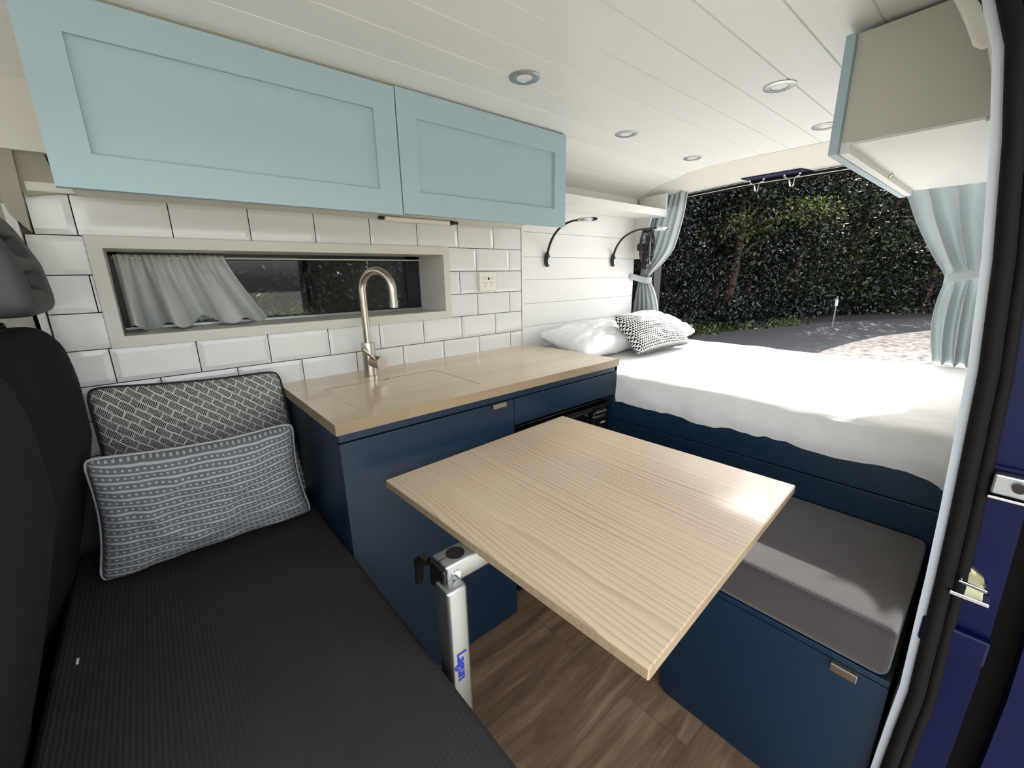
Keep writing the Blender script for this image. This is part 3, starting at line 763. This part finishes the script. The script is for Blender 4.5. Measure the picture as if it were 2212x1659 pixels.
# worktop with cut-out for the sink cover
wt = thing('worktop', 'glossy pale timber worktop running along the tiled wall', 'worktop', (-.48, -.25, .79))
b = B(); X0, X1, Y0, Y1, Z0, Z1 = -.992, .034, -.498, -.001, .7907, .8166
hx0, hx1, hy0, hy1 = -.913, -.554, -.432, -.172
tb2 = b.bm
def vtx(x, y, z): return tb2.verts.new((x, y, z))
r_ = .018
oc = []
for (cx, cy, a0) in ((X0+.004, Y0+.004, PI), (X1-.004, Y0+.004, 1.5*PI), (X1-.004, Y1-.001, 0), (X0+.004, Y1-.001, .5*PI)):
    oc.append((cx, cy, a0))
for (a, b1, c, d_) in ((X0, X1, Y0, hy0), (X0, X1, hy1, Y1), (X0, hx0, hy0, hy1), (hx1, X1, hy0, hy1)):
    b.box(a, b1, c, d_, Z0, Z1)
bmesh.ops.remove_doubles(tb2, verts=tb2.verts, dist=1e-5)
edge_faces(b); b.build('top', [M['counterwood'], M['edgewood']], wt)
B().box(hx0, hx1, hy0, hy1, Z0-.004, Z0-.001).build('sink_shade', M['holeshade'], wt)  # dark sheet in place of the shade in the sink cavity
sc_ = thing('sink_cover', 'flush timber cover with finger notch set in the worktop by the tap', 'sink cover', (-.733, -.30, .8))
g = .0013; pts2 = [(hx0+g, hy0+g), (hx1-g, hy0+g), (hx1-g, hy1-g)]
pts2 += [(-.728+.011*math.cos(t), hy1-g-.011*math.sin(t)) for t in [i*PI/10 for i in range(11)]]
pts2 += [(hx0+g, hy1-g)]
B().prism(pts2, 'z', Z0, Z1-.0006).build('board', M['counterwood'], sc_)

# tap
tp = thing('kitchen_tap', 'brushed steel gooseneck tap standing at the back of the worktop', 'tap', (-.745, -.10, .8166))
tx, ty, tz = -.745, -.10, .8166
B().lathe((tx, ty, tz), [(.0001, 0), (.0235, 0), (.0235, .003), (.021, .004), (.021, .105), (.0205, .107), (.0001, .107)], n=36).build('body', M['steel'], tp, True, 35)
dx, dy = .052, -.100; L_ = math.hypot(dx, dy); ra = L_/2; ux, uy = dx/L_, dy/L_
pts = [(tx, ty, .922)]+[(tx, ty, z) for z in (.98, 1.03, 1.0853)]
for i in range(1, 25):
    t = PI*i/24*1.02; pts.append((tx+ux*(ra-ra*math.cos(t)), ty+uy*(ra-ra*math.cos(t)), 1.0853+ra*math.sin(t)))
x_, y_, z_ = pts[-1]; pts.append((x_, y_, 1.052))
sp_ = B().tube(pts, .0115, 20).build('spout', M['steel'], tp, True, 50)
B().cyl((x_, y_, 1.054), (x_, y_, 1.034), .0125, n=24).build('aerator', M['steel'], sp_, True, 40)
B().cyl((tx+.006, ty-.015, .866), (tx+.018, ty-.052, .863), .0195, n=32).build('mixer', M['steel'], tp, True, 40)
B().cyl((tx+.008, ty-.035, .872), (tx-.036, ty-.045, .912), .0048, n=14).build('lever', M['steel'], tp, True, 50)

# power point
gp = thing('power_point', 'white double power point on the tiled wall', 'power socket', (-.195, -.005, 1.10))
B().box(-.236, -.153, -.0165, -.004, 1.061, 1.136, .002).build('plate', M['whiteplastic'], gp)
for xx in (-.2105, -.170): B().sq((xx, -.0175, 1.1135), (.0055, .003, .005), 3, 5).build('switch', M['white'], gp, True)
B().box(-.1955, -.187, -.0172, -.016, 1.1045, 1.115).build('indicator', M['darkgrey'], gp)
b = B()
for xx in (-.208, -.177):
    for (ax_, az_, an) in ((-.005, .006, .5), (.005, .006, -.5), (0, -.006, 0)):
        m = Matrix.Translation((xx+ax_, -.0168, 1.087+az_)) @ Matrix.Rotation(an, 4, 'Y')
        b.box(-.0009, .0009, -.0004, .0004, -.0028, .0028, mat=m)
b.build('socket_slots', M['darkgrey'], gp)

# ================================================================== BED
bb = thing('bed_base', 'navy panelled bed platform spanning the rear of the van', 'bed base', (.5, -.7, 0))
B().box(.060, .98, -1.376, -.004, 0.002, .635).build('body', M['navy'], bb)
B().box(.045, .060, -1.380, -.0, .579, .66, .001).build('upper_board', M['navy'], bb)
B().box(.041, .060, -1.380, -.0, .0, .577, .0015).build('front_panel', M['navy'], bb)

def mattress():
    off = Vector((.55, -.69, .64)); nu, nv = 150, 170; vs = []; fs = []
    # profile along x from hem at the front, up, over the top, down the back
    L1, L2, L3 = .125, 1.02, .12
    def prof_(s):
        if s < L1:
            t = s/L1; x = .052-.010*math.sin(t*PI); z = .630+t*.118
            return x, z, 0
        if s < L1+L2:
            t = (s-L1)/L2; x = .052+t*1.0; e = min(t, 1-t)*L2
            return x, .757-.012*math.exp(-e/.012), 1
        t = (s-L1-L2)/L3; return 1.052+.004*math.sin(t*PI), .748-t*.12, 2
    Lt = L1+L2+L3
    ss = [L1*i/22 for i in range(22)]+[L1+L2*i/100 for i in range(100)]+[L1+L2+L3*i/14 for i in range(15)]
    for j in range(nv+1):
        y = -.012-(j/nv)*1.364
        e = min(j, nv-j)/nv*1.364; ed = .014*math.exp(-e/.014)
        for s in ss:
            x, z, k = prof_(s)
            if k == 0:
                t = s/L1
                z += (1-t)*(.005*nz(y*3, 3.3)+.002*nz(y*17, 1)-.001)
                dxx = .007*nz(y*9, t*2, 5)+.004*nz(y*26, t*1.5, 2)*(1.1-t)
                # diagonal creases
                dxx += .004*math.sin((y*22+t*3.0))*math.exp(-((y+.78)/.16)**2)*t
                x -= (dxx+.006)*.6*(.3+math.sin(t*PI))
            elif k == 1:
                z += .0075*nz(x*3.2, y*3.2, 1)+.004*nz(x*8+y*5, y*7-x*3, 4)+.0022*abs(nz(x*16+y*12, y*8-x*10, 9))
            z -= ed
            vs.append(Vector((x, y, z))-off)
    m = len(ss)
    for j in range(nv):
        for i in range(m-1): fs.append((j*m+i, (j+1)*m+i, (j+1)*m+i+1, j*m+i+1))
    fs.append([0*m+i for i in range(m)]); fs.append([nv*m+i for i in range(m)][::-1])
    me = bpy.data.meshes.new('mattress'); me.from_pydata(vs, [], fs)
    o = link('mattress', me, M['sheet'], None, True); o.location = off
    try: me.set_sharp_from_angle(angle=math.radians(50))
    except Exception: pass
    return o
tag(mattress(), 'mattress under a white striped fitted sheet on the navy platform', 'mattress')

o, rg = pillow('pillow', [(.07, -.295, .792), (.60, -.285, .798), (.66, -.03, .862), (.06, -.03, .858)], .13, M['satin'], 2, .05, wr=.009)
tag(o, 'glossy white satin pillow lying beside the worktop end', 'pillow')
o, rg = pillow('pillow', [(.60, -.33, .800), (1.02, -.31, .800), (1.04, .0, .885), (.58, .02, .868)], .13, M['pillowwhite'], 5, .06, wr=.012)
tag(o, 'white cotton pillow in the rear corner behind the triangle cushion', 'pillow')
o, rg = pillow('scatter_cushion', [(.345, -.385, .772), (.745, -.410, .778), (.86, -.245, .885), (.365, -.215, .935)], .12, M['ptri'], 8, .07, wr=.006)
tag(o, 'black and white triangle-print cushion propped on the bed', 'cushion')

# ================================================================== BENCH BEHIND TABLE
bn = thing('bench_box', 'navy storage bench under the charcoal cushion in front of the bed', 'bench', (-.16, -1.17, 0))
b = B(); b.box(-.345, .040, -1.380, -.956, 0, .400, .001).build('body', M['navy'], bn)
dd = B()
rr = .03; pl = [(-.953, .387), (-.953, rr+.004)]+[(-.953-rr+rr*math.cos(-t), .004+rr-rr*math.sin(t)) for t in [i*PI/12 for i in range(0, 7)]]+[(-1.379, .004), (-1.379, .387)]
dd.prism(pl, 'x', -.361, -.346); dr_ = dd.build('drawer', M['navy'], bn)
B().box(-.362, -.346, -1.379, -.953, .3895, .4025, .001).build('top_rail', M['navy'], bn)
B().box(-.374, -.360, -1.337, -1.296, .3865, .389, .0008).box(-.3755, -.3725, -1.337, -1.296, .372, .3885, .001).build('handle', M['steel'], dr_)
def fold(p):
    return p
b = B(); b.box(-.368, .038, -1.374, -.956, .404, .507, .017, 5)
bc = thing('bench_cushion', 'charcoal corded cushion on the navy bench, sun patch across it', 'cushion', (-.165, -1.165, .404))
b.build('cover', M['benchfab'], bc, True, 70)
ring = []
for i in range(61):
    t = i/60; y = -.965-t*.40
    ring.append((-.3655+.004*abs(2*t-1)**6, y, .494))
B().tube(ring, .0022, 6).build('piping', M['benchfab'], bc, True)

# ================================================================== FRONT BENCH AND SEATS
sb_ = tag(B().box(-1.47, -.992, -1.36, -.03, 0, .385).build('seat_box', M['navy']), 'navy box carrying the long charcoal seat cushion', 'bench')
b = B(); b.box(-1.487, -.983, -1.36, -.04, .387, .491, .018, 5)
sc2 = thing('seat_cushion', 'long charcoal corded seat cushion with patterned pillows on it', 'cushion', (-1.235, -.70, .386))
b.build('cover', M['seatfab'], sc2, True, 70)
B().box(-1.452, -1.449, -.465, -.452, .488, .4935).build('care_tag', M['whiteplastic'], sc2)

def seatback(cy, hw, top, xf, label, headrest, recess=0):
    t = thing('van_seat', label, 'seat', (-1.50, cy, .45))
    def face(z): return xf+np.interp(z, [.42, .49, .60, .70, .79, .91, .99, 1.05], [-.095, -.088, -.055, -.028, -.004, .0, -.003, -.015])
    b = B(); b.sq((0, cy, (top+.41)/2), (1, hw, (top-.41)/2), 6, 22, None)
    for v in b.bm.verts: v.co.x = face(v.co.z)-(1-v.co.x)*.075-max(0, -.15-v.co.y)*recess
    b.build('backrest', M['backfab'], t, True, 80)
    B().box(xf-.36, xf-.115, cy-hw, cy+hw, 0, .47, .02).build('base', M['black'], t)  # dark filler added for the gap between seat and cushion
    if headrest:
        hc = cy+headrest
        hd = B()
        def fh(p): return Vector((p.x*(1-.3*max(0, p.z))-.12*p.z, p.y*(1-.10*max(0, p.z)**2), p.z))
        hd.sq((xf-.075, hc, 1.158), (.072, .125, .092), 6.5, 40, fh)
        # two wide slots pressed into the rear face
        for v in hd.bm.verts:
            q = v.co
            if q.x > xf-.065:
                for zc_ in (1.185, 1.128):
                    w = math.exp(-((q.z-zc_)/.015)**4)*math.exp(-((q.y-hc+.035)/.052)**6)
                    v.co.x -= .036*w
        h = hd.build('headrest', M['seatplastic'], t, True, 80)
        for s in (-.075, .065): B().cyl((xf-.09, hc+s, .98), (xf-.09, hc+s, 1.10), .007, n=14).build('post', M['steel'], h, True)
        for s in (-.075, .065): B().sq((xf-.09, hc+s, top+.004), (.020, .016, .008), 3, 5).build('post_collar', M['black'], h, True)
    return t
seatback(-.25, .205, 1.042, -1.390, 'dark grey van seat back with headrest against the tiled wall', .02, .16)
seatback(-.70, .235, 1.040, -1.402, 'dark grey van seat back in the left foreground, nearest the camera', None)

o, rg = pillow('scatter_cushion', [(-1.405, -.105, .490), (-.972, -.110, .492), (-.995, -.052, .868), (-1.395, -.045, .890)], .085, M['pbasket'], 11, .035, wr=.006)
tag(o, 'dark cushion with white basket-weave print, behind the striped one', 'cushion')
piping(o, rg, .003, M['pbasket'])
o, rg = pillow('scatter_cushion', [(-1.437, -.222, .492), (-1.003, -.234, .496), (-1.021, -.255, .768), (-1.406, -.250, .785)], .15, M['pstripe'], 3, .075, wr=.007)
tag(o, 'grey cushion with white stripes and dots, in front on the seat', 'cushion')
piping(o, rg, .003, plain('grey_piping', (176, 180, 186), .9))

# ================================================================== TABLE
tt_ = thing('table', 'square pine table on a silver swivel post between the benches', 'table', (-.6, -.86, 0))
A = Vector((-.914, -.550)); Bk = Vector((-.298, -.522)); Rr = Vector((-.275, -1.170)); Fr = Vector((-.888, -1.199))
th_ = .018
b = B(); b.prism([tuple(A), tuple(Fr), tuple(Rr), tuple(Bk)], 'z', .662, .680)
edge_faces(b)
bmesh.ops.bevel(b.bm, geom=list(b.bm.edges), offset=.0016, segments=2, affect='EDGES')
b.build('tabletop', [M['tablewood'], M['edgewood']], tt_)
po = B(); po.box(-.972, -.932, -.895, -.853, .05, .632, .006, 3).build('post', M['alu'], tt_, True, 35)
ar = B(); ar.box(-.958, -.70, -.872, -.826, .622, .6615, .005, 3); arm = ar.build('swivel_arm', M['alu'], tt_, True, 35)
B().cyl((-.925, -.849, .655), (-.925, -.849, .6622), .0165, n=28).build('pivot_hole_shade', M['holeshade'], arm, True, 40)  # dark disc drawn as the shaded hole
B().box(-.958, -.928, -.8497, -.8483, .64, .6619).build('split_shade', M['holeshade'], arm)  # dark strip drawn as the shaded cut in the arm
B().cyl((-.940, -.872, .640), (-.940, -.8755, .640), .008, n=20).build('bolt', M['chrome'], arm, True, 40)
cp = B(); cp.box(-.965, -.955, -.873, -.826, .606, .656, .004, 3); cp.build('clamp_plate', M['black'], tt_, True, 40)
lv_ = B(); lv_.tube([(-.963, -.822, .648), (-.968, -.808, .650), (-.970, -.800, .640), (-.970, -.799, .62), (-.972, -.800, .598)], [.008, .009, .0095, .008, .007], 12); lv_.build('clamp_lever', M['black'], tt_, True)
B().box(-.985, -.965, -.93, -.82, .10, .34, .004).build('wall_bracket', M['alu'], tt_)
# lettering on the post
cu = bpy.data.curves.new('lettering', 'FONT'); cu.body = 'Lagun'; cu.size = .025; cu.offset = .0007; cu.extrude = .0002; cu.align_x = 'LEFT'
tmp = bpy.data.objects.new('tmp_text', cu); COL.objects.link(tmp)
bpy.context.view_layer.update()
me = bpy.data.meshes.new_from_object(tmp.evaluated_get(bpy.context.evaluated_depsgraph_get()))
bpy.data.objects.remove(tmp)
lo = link('lettering', me, M['bluetext'], tt_)
# text x -> down, text up -> +x ; on the face y=-.895
lo.matrix_local = Matrix(((0, 1, 0, -.9635), (0, 0, -1, -.8955), (-1, 0, 0, .495), (0, 0, 0, 1)))
lo.matrix_local.translation = Vector((-.960, -.8955, .507))-Vector(tt_.location)
m4 = Matrix(((0, 1, 0, 0), (0, 0, -1, 0), (-1, 0, 0, 0), (0, 0, 0, 1))); m4.translation = Vector((-.960, -.8955, .507))-Vector(tt_.location)
lo.matrix_local = m4

# ================================================================== CURTAINS
AMP = .02
def tied_curtain(name, label, x, keys, ztie, folds, side, mat, tie_pts, seed):
    """keys: list of (z, y_a, y_b) edges from top to bottom"""
    t = thing(name, label, 'curtain', (x, (keys[0][1]+keys[0][2])/2, keys[-1][0]))
    zs = [k[0] for k in keys][::-1]; ya = [k[1] for k in keys][::-1]; yb = [k[2] for k in keys][::-1]
    zt, zb_ = keys[0][0], keys[-1][0]
    def sm(z, arr):
        # smooth interpolation
        r = 0
        for w, dz in ((.25, -.02), (.5, 0), (.25, .02)): r += w*np.interp(z+dz, zs, arr)
        return r
    def P(u, v):
        z = zt+(zb_-zt)*v
        a, b_ = sm(z, ya), sm(z, yb); wdt = abs(b_-a)
        k = math.exp(-((z-ztie)/.05)**2)
        amp = (AMP*(1-k)+.010*k)*(.75+.5*nz(u*3, seed, v))
        ph = folds*2*PI*(u+.03*nz(u*4, v*2, seed))
        xx = x+amp*math.sin(ph)+.006*nz(u*9, v*4, seed+2)
        yy = a+(b_-a)*u+.25*wdt/folds*math.cos(ph)*.5
        return (xx, yy, z+.004*math.sin(ph*1.0)*v)
    grid('cloth', mat, P, 150, 90, t, thick=.0018)
    b = B(); b.tube(tie_pts, .004, 6)
    # flat band around the gather
    bd = B(); pr_ = [Vector(p) for p in tie_pts]
    for i in range(len(pr_)-1):
        p, q = pr_[i], pr_[i+1]; u_ = Vector((0, 0, .018))
        bd.quad(p-u_, q-u_, q+u_, p+u_)
    bmesh.ops.remove_doubles(bd.bm, verts=bd.bm.verts, dist=1e-5)
    b.bm.free()
    o = bd.build('tieback', mat, t, True); md = o.modifiers.new('t', 'SOLIDIFY'); md.thickness = .003
    md2 = o.modifiers.new('s', 'SUBSURF'); md2.levels = 1; md2.render_levels = 2
    return t
tied_curtain('curtain', 'pale linen curtain tied back at the left of the rear opening', .93,
    [(1.525, -.238, -.095), (1.40, -.225, -.050), (1.30, -.205, -.020), (1.236, -.183, -.008), (1.17, -.125, .0), (1.11, -.052, .005), (1.09, -.040, .012), (1.06, -.062, .018), (1.0, -.095, .028), (.93, -.118, .038), (.86, -.132, .045), (.80, -.135, .05)],
    1.095, 5, 1, M['curtain'], [(.800, -.008, 1.104), (.84, -.012, 1.098), (.885, -.022, 1.086), (.905, -.048, 1.078), (.94, -.060, 1.080), (.975, -.035, 1.086)], 1)
AMP = .040
tied_curtain('curtain', 'pale linen curtain tied back at the right beneath the door-side cabinet', 1.05,
    [(1.52, -.925, -1.30), (1.46, -1.01, -1.30), (1.40, -1.075, -1.31), (1.30, -1.115, -1.315), (1.2, -1.165, -1.325), (1.13, -1.205, -1.33), (1.09, -1.232, -1.335), (1.05, -1.228, -1.34), (1.0, -1.222, -1.345), (.92, -1.222, -1.35), (.84, -1.232, -1.352), (.78, -1.246, -1.352), (.762, -1.25, -1.352)],
    1.09, 3.1, -1, M['curtain'], [(1.06, -1.225, 1.075), (1.015, -1.222, 1.078), (1.01, -1.25, 1.086), (1.008, -1.29, 1.096), (1.01, -1.35, 1.105), (1.02, -1.37, 1.11)], 4)
# little window curtain
wc = thing('window_curtain', 'short gathered grey linen curtain on a wire at the kitchen window', 'curtain', (-1.18, .15, 1.19))
def PW(u, v):
    z = 1.192-.184*v-(.006*math.sin(u*9)*v)+.010*v*v*math.sin(u*2*PI*4.2+1.2*math.sin(u*5))
    fl = .35+.65*v
    # folds grow downwards, top is tightly gathered
    n1 = math.sin(u*2*PI*3.2+1.4*math.sin(u*5)); n1 = math.copysign(abs(n1)**.7, n1); n2 = math.sin(u*2*PI*15+2*nz(u*7, 0, 3))
    xr = -1.055+(.085)*v**1.2; xl = -1.296+.0*v
    x = xl+(xr-xl)*(u+.016*v*math.sin(u*2*PI*4.2+2.2))
    y = .150-(.012+.090*v**1.0)*(.5+.5*n1)*(1.15-.3*u)+.006*n2*(1-v)**3-.008*v*nz(u*6, v*3, 1)
    return (x, y, z)
grid('cloth', M['wincurtain'], PW, 180, 50, wc, thick=.0015)

# ================================================================== OUTSIDE
struct(B().box(-60, 60, -60, 60, -.75, -.56).build('floor', M['ground']))
rd = B(); rd.prism([(2.0, 2.6), (9.0, 4.0), (10.6, 3.9), (14.7, 2.7), (20.5, -.4), (30, -6), (30, -20), (2, -12)], 'z', -.56, -.548)
tag(rd.build('road', M['road']), 'dark asphalt road dappled with light behind the van', 'road')
lt_ = B(); lt_.prism([(2.0, .95), (9.64, .92), (11.3, .74), (12.7, .52), (15.3, -.35), (16.5, -1.4), (18, -4), (14, -10), (2, -10)], 'z', -.547, -.538)
tag(lt_.build('gravel_verge', M['litter']), 'sunlit leaf-littered gravel beside the road at right', 'gravel')
tag(B().prism([(26, -.6), (40, -.6), (40, 9.5), (34, 9)], 'y', -45, 45).build('bank', M['earth']), 'added dark bank blocking sky light behind all the trees', 'bank') if False else None
bk = B()  # bank added so the gaps between the trees stay dark
pc = [(7.5, 12.5), (13, 9.0), (19, 6.5), (25.5, 1.5), (29, -6), (31, -16)]
for i in range(len(pc)-1):
    (xa, ya), (xb, yb) = pc[i], pc[i+1]
    ra_ = Vector((xa, ya)).normalized(); rb_ = Vector((xb, yb)).normalized()
    bk.bm.faces.new([bk.bm.verts.new(p) for p in ((xa, ya, -.6), (xb, yb, -.6), (xb+rb_.x*6, yb+rb_.y*6, 8.5), (xa+ra_.x*6, ya+ra_.y*6, 8.5))])
    bk.bm.faces.new([bk.bm.verts.new(p) for p in ((xa+ra_.x*14, ya+ra_.y*14, -.6), (xb+rb_.x*14, yb+rb_.y*14, -.6), (xb+rb_.x*6, yb+rb_.y*6, 8.5), (xa+ra_.x*6, ya+ra_.y*6, 8.5))])
bmesh.ops.remove_doubles(bk.bm, verts=bk.bm.verts, dist=1e-4)
tag(bk.build('bank', M['earth']), 'added dark earth bank that blocks bright sky behind the roadside trees', 'bank')

rs = np.random.RandomState(5)
def leaves(name, parent, blobs, n, size, mat, elong=1.8):
    """blobs: (cx,cy,cz,rx,ry,rz); leaf cards on shells of the blobs"""
    off = np.array(world_loc(parent)) if parent is not None else np.zeros(3)
    w = np.array([b[3]*b[4]+b[3]*b[5]+b[4]*b[5] for b in blobs]); w = w/w.sum()
    ids = rs.choice(len(blobs), n, p=w); bl = np.array(blobs)[ids]
    d = rs.normal(size=(n, 3)); d /= np.linalg.norm(d, axis=1)[:, None]
    rad = rs.uniform(.62, 1.08, n)**.6
    # clumps: pull leaves to cluster centres
    cen = bl[:, :3]+d*bl[:, 3:6]*rad[:, None]
    ncl = max(20, n//90); ci = rs.randint(0, n, ncl); cc = cen[ci]
    assign = rs.randint(0, ncl, n); mixm = rs.uniform(size=n) < .8
    cen[mixm] = cc[assign[mixm]]+rs.normal(size=(mixm.sum(), 3))*size*3.4*np.array([1, 1, .6])
    a = rs.normal(size=(n, 3)); a /= np.linalg.norm(a, axis=1)[:, None]
    nrm = rs.normal(size=(n, 3))+np.array([0, 0, .9]); b = np.cross(a, nrm); b /= np.linalg.norm(b, axis=1)[:, None]
    s = size*rs.uniform(.6, 1.3, n)[:, None]
    p0 = cen-a*s*elong*.5; p1 = cen+b*s*.4; p2 = cen+a*s*elong*.5; p3 = cen-b*s*.4
    V = np.stack([p0, p1, p2, p3], 1).reshape(-1, 3)-off
    me = bpy.data.meshes.new(name)
    me.vertices.add(4*n); me.vertices.foreach_set('co', V.ravel())
    me.loops.add(4*n); me.loops.foreach_set('vertex_index', np.arange(4*n))
    me.polygons.add(n); me.polygons.foreach_set('loop_start', np.arange(n)*4); me.polygons.foreach_set('loop_total', np.full(n, 4))
    at = me.attributes.new('rnd', 'FLOAT', 'FACE'); at.data.foreach_set('value', rs.uniform(size=n))
    me.update(); me.validate()
    return link(name, me, mat, parent)
def tree(label, x, y, h, r, n, size, mat, trunk=True, low=.0, cat='tree', name='tree', grp='trees along the far side of the road'):
    t = thing(name, label, cat, (x, y, -.56), grp)
    bl = []
    k = int(7+h*2)
    for i in range(k):
        q = i/(k-1); z = -.56+h*(low+(1-low)*q)
        rr_ = r*(.65+.45*math.sin(PI*min(1, q*.9+.12)))
        an = rs.uniform(0, 2*PI); o_ = r*.45*rs.uniform(.2, 1)
        bl.append((x+o_*math.cos(an), y+o_*math.sin(an), z, rr_*rs.uniform(.55, .8), rr_*rs.uniform(.55, .8), rr_*rs.uniform(.4, .6)))
    leaves('foliage', t, bl, n, size, mat)
    if trunk:
        pts = [(x+.12*nz(i*.7, x), y+.12*nz(i*.7, y, 3), -.58+h*.85*i/8) for i in range(9)]
        b = B().tube(pts, [.11*(1-.09*i) for i in range(9)], 9)
        for i in range(7):
            an = rs.uniform(0, 2*PI); z = -.5+h*rs.uniform(.15, .7); L = r*rs.uniform(.6, 1.0)
            b.tube([(x, y, z), (x+math.cos(an)*L*.5, y+math.sin(an)*L*.5, z+.35*L), (x+math.cos(an)*L, y+math.sin(an)*L, z+.9*L)], [.035, .022, .008], 6)
        b.build('trunk', M['bark'], t, True)
    return t
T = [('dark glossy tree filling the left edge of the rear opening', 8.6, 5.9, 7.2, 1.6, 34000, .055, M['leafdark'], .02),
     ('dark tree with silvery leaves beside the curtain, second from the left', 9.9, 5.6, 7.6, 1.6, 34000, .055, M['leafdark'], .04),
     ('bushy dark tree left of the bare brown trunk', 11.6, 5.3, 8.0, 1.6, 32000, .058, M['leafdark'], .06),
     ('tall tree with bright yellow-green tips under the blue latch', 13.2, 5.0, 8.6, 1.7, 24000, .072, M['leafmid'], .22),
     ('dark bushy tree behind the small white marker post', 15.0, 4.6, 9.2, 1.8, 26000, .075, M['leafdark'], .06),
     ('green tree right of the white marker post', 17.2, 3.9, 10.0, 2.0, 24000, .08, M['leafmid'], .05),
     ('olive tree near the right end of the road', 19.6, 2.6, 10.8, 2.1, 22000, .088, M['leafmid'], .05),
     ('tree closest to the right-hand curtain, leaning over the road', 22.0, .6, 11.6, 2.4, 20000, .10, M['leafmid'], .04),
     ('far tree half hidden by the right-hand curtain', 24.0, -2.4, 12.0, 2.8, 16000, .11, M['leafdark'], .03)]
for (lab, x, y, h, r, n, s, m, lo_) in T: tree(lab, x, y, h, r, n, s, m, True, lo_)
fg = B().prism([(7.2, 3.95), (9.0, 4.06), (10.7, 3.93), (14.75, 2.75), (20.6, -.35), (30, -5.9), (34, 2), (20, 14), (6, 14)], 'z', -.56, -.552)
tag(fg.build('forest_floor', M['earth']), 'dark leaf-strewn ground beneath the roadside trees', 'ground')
hb_ = thing('branch', 'leafy branch high above the road, shading the bed', 'branch', (8.5, .95, 6.8))
leaves('foliage', hb_, [(8.78, .85, 6.75, .24, .26, .10), (9.05, 1.15, 6.85, .2, .22, .1), (8.75, 1.55, 6.75, .16, .16, .08)], 330, .07, M['leafmid'])
B().tube([(10.4, 4.9, 6.2), (9.6, 3.0, 6.7), (8.95, 1.4, 6.85), (8.8, .8, 6.8)], [.03, .02, .012, .004], 6).build('limb', M['bark'], hb_, True)
yl = thing('branch', 'sunlit yellow-green branch hanging above the road', 'branch', (12.3, 3.9, 2.2))
leaves('foliage', yl, [(12.3, 3.7, 2.45, 1.3, .8, .35), (12.8, 2.6, 2.7, .9, .8, .3), (11.6, 4.5, 2.25, .7, .6, .22)], 1500, .055, M['leafyel'])
B().tube([(13.2, 5.0, 2.0), (12.9, 4.2, 2.3), (12.5, 3.4, 2.5), (12.8, 2.4, 2.7)], [.05, .04, .025, .01], 7).build('limb', M['bark'], yl, True)
tr_ = thing('tree', 'bare reddish-brown tree trunk leaning beside the road', 'tree', (12.2, 4.2, -.56))
B().tube([(12.2, 4.2, -.58), (12.15, 4.15, .2), (12.3, 4.1, 1.0), (12.35, 4.05, 2.2), (12.7, 4.3, 4.2)], [.15, .13, .12, .11, .07], 14).build('trunk', plain('red_brown_bark', (60, 40, 30), .9, bumpamt=.6, bscale=14, var=.2), tr_, True)
b = B()
for (p_, q_, r_) in (((12.3, 4.1, 1.4), (12.6, 3.5, 2.0), .03), ((12.33, 4.06, 2.0), (11.9, 4.4, 2.7), .035), ((12.35, 4.05, 2.3), (12.9, 3.7, 3.1), .03)): b.tube([p_, (Vector(p_)+Vector(q_))/2+Vector((0, 0, .08)), q_], [r_, r_*.7, r_*.3], 7)
b.build('limb', M['bark'], tr_, True)
# undergrowth below the trees
ug = thing('undergrowth', 'dark low undergrowth between road edge and trees', 'undergrowth', (13, 4, -.56)); ug['kind'] = 'stuff'
bl = []
for i in range(26):
    q = i/25; x = np.interp(q, [0, .4, .7, 1], [8.4, 14.6, 19.5, 27]); y = np.interp(q, [0, .4, .7, 1], [5.0, 3.7, 1.6, -4.5])
    bl.append((x+rs.uniform(0, .5), y+rs.uniform(0, .7), -.35+rs.uniform(0, .2), .75, .65, .5))
leaves('foliage', ug, bl, 15000, .07, M['leafdark'])
gg = thing('grass_strip', 'strip of green grass along the road edge', 'grass', (12, 3.9, -.55)); gg['kind'] = 'stuff'
leaves('blades', gg, [(9.2, 4.35, -.56, 1.0, .45, .10), (10.6, 4.25, -.56, 1.0, .4, .12), (12.2, 3.75, -.56, 1.2, .3, .10), (14.2, 3.05, -.56, 1.2, .25, .08), (10.9, 4.3, -.45, .5, .25, .2)], 9000, .045, M['grass'], 2.6)
mp_ = thing('marker_post', 'small white roadside marker post by the trees', 'marker post', (14, 1.82, -.55))
B().box(13.99, 14.01, 1.80, 1.83, -.55, .36).build('stake', M['alu'], mp_)
B().box(13.975, 13.99, 1.775, 1.845, .08, .26, .003).build('plate', M['whiteplastic'], mp_)
# planting outside the kitchen window
t = thing('shrub', 'dark shrub seen through the tinted kitchen window', 'shrub', (-.6, 3.2, -.56))
leaves('foliage', t, [(-1.6, 3.4, .4, .9, .5, .9), (-.4, 3.5, .2, .9, .5, .8), (.9, 3.6, .3, 1.0, .5, 1.0), (2.4, 3.8, .5, 1.2, .6, 1.2), (-1.2, 4.0, 1.6, 1.4, .5, 1.0), (1.0, 4.2, 1.7, 1.6, .5, 1.0), (3.6, 4.2, 1.2, 1.2, .6, 1.6)], 26000, .04, M['leafdark'])
t = thing('grass_tuft', 'bright grass tuft beyond the kitchen window', 'grass', (-.75, 2.3, .3)); 
leaves('blades', t, [(-.62, 2.5, .78, .40, .22, .28), (-.35, 2.6, .62, .35, .2, .16)], 1100, .020, M['leafyel'], 6)
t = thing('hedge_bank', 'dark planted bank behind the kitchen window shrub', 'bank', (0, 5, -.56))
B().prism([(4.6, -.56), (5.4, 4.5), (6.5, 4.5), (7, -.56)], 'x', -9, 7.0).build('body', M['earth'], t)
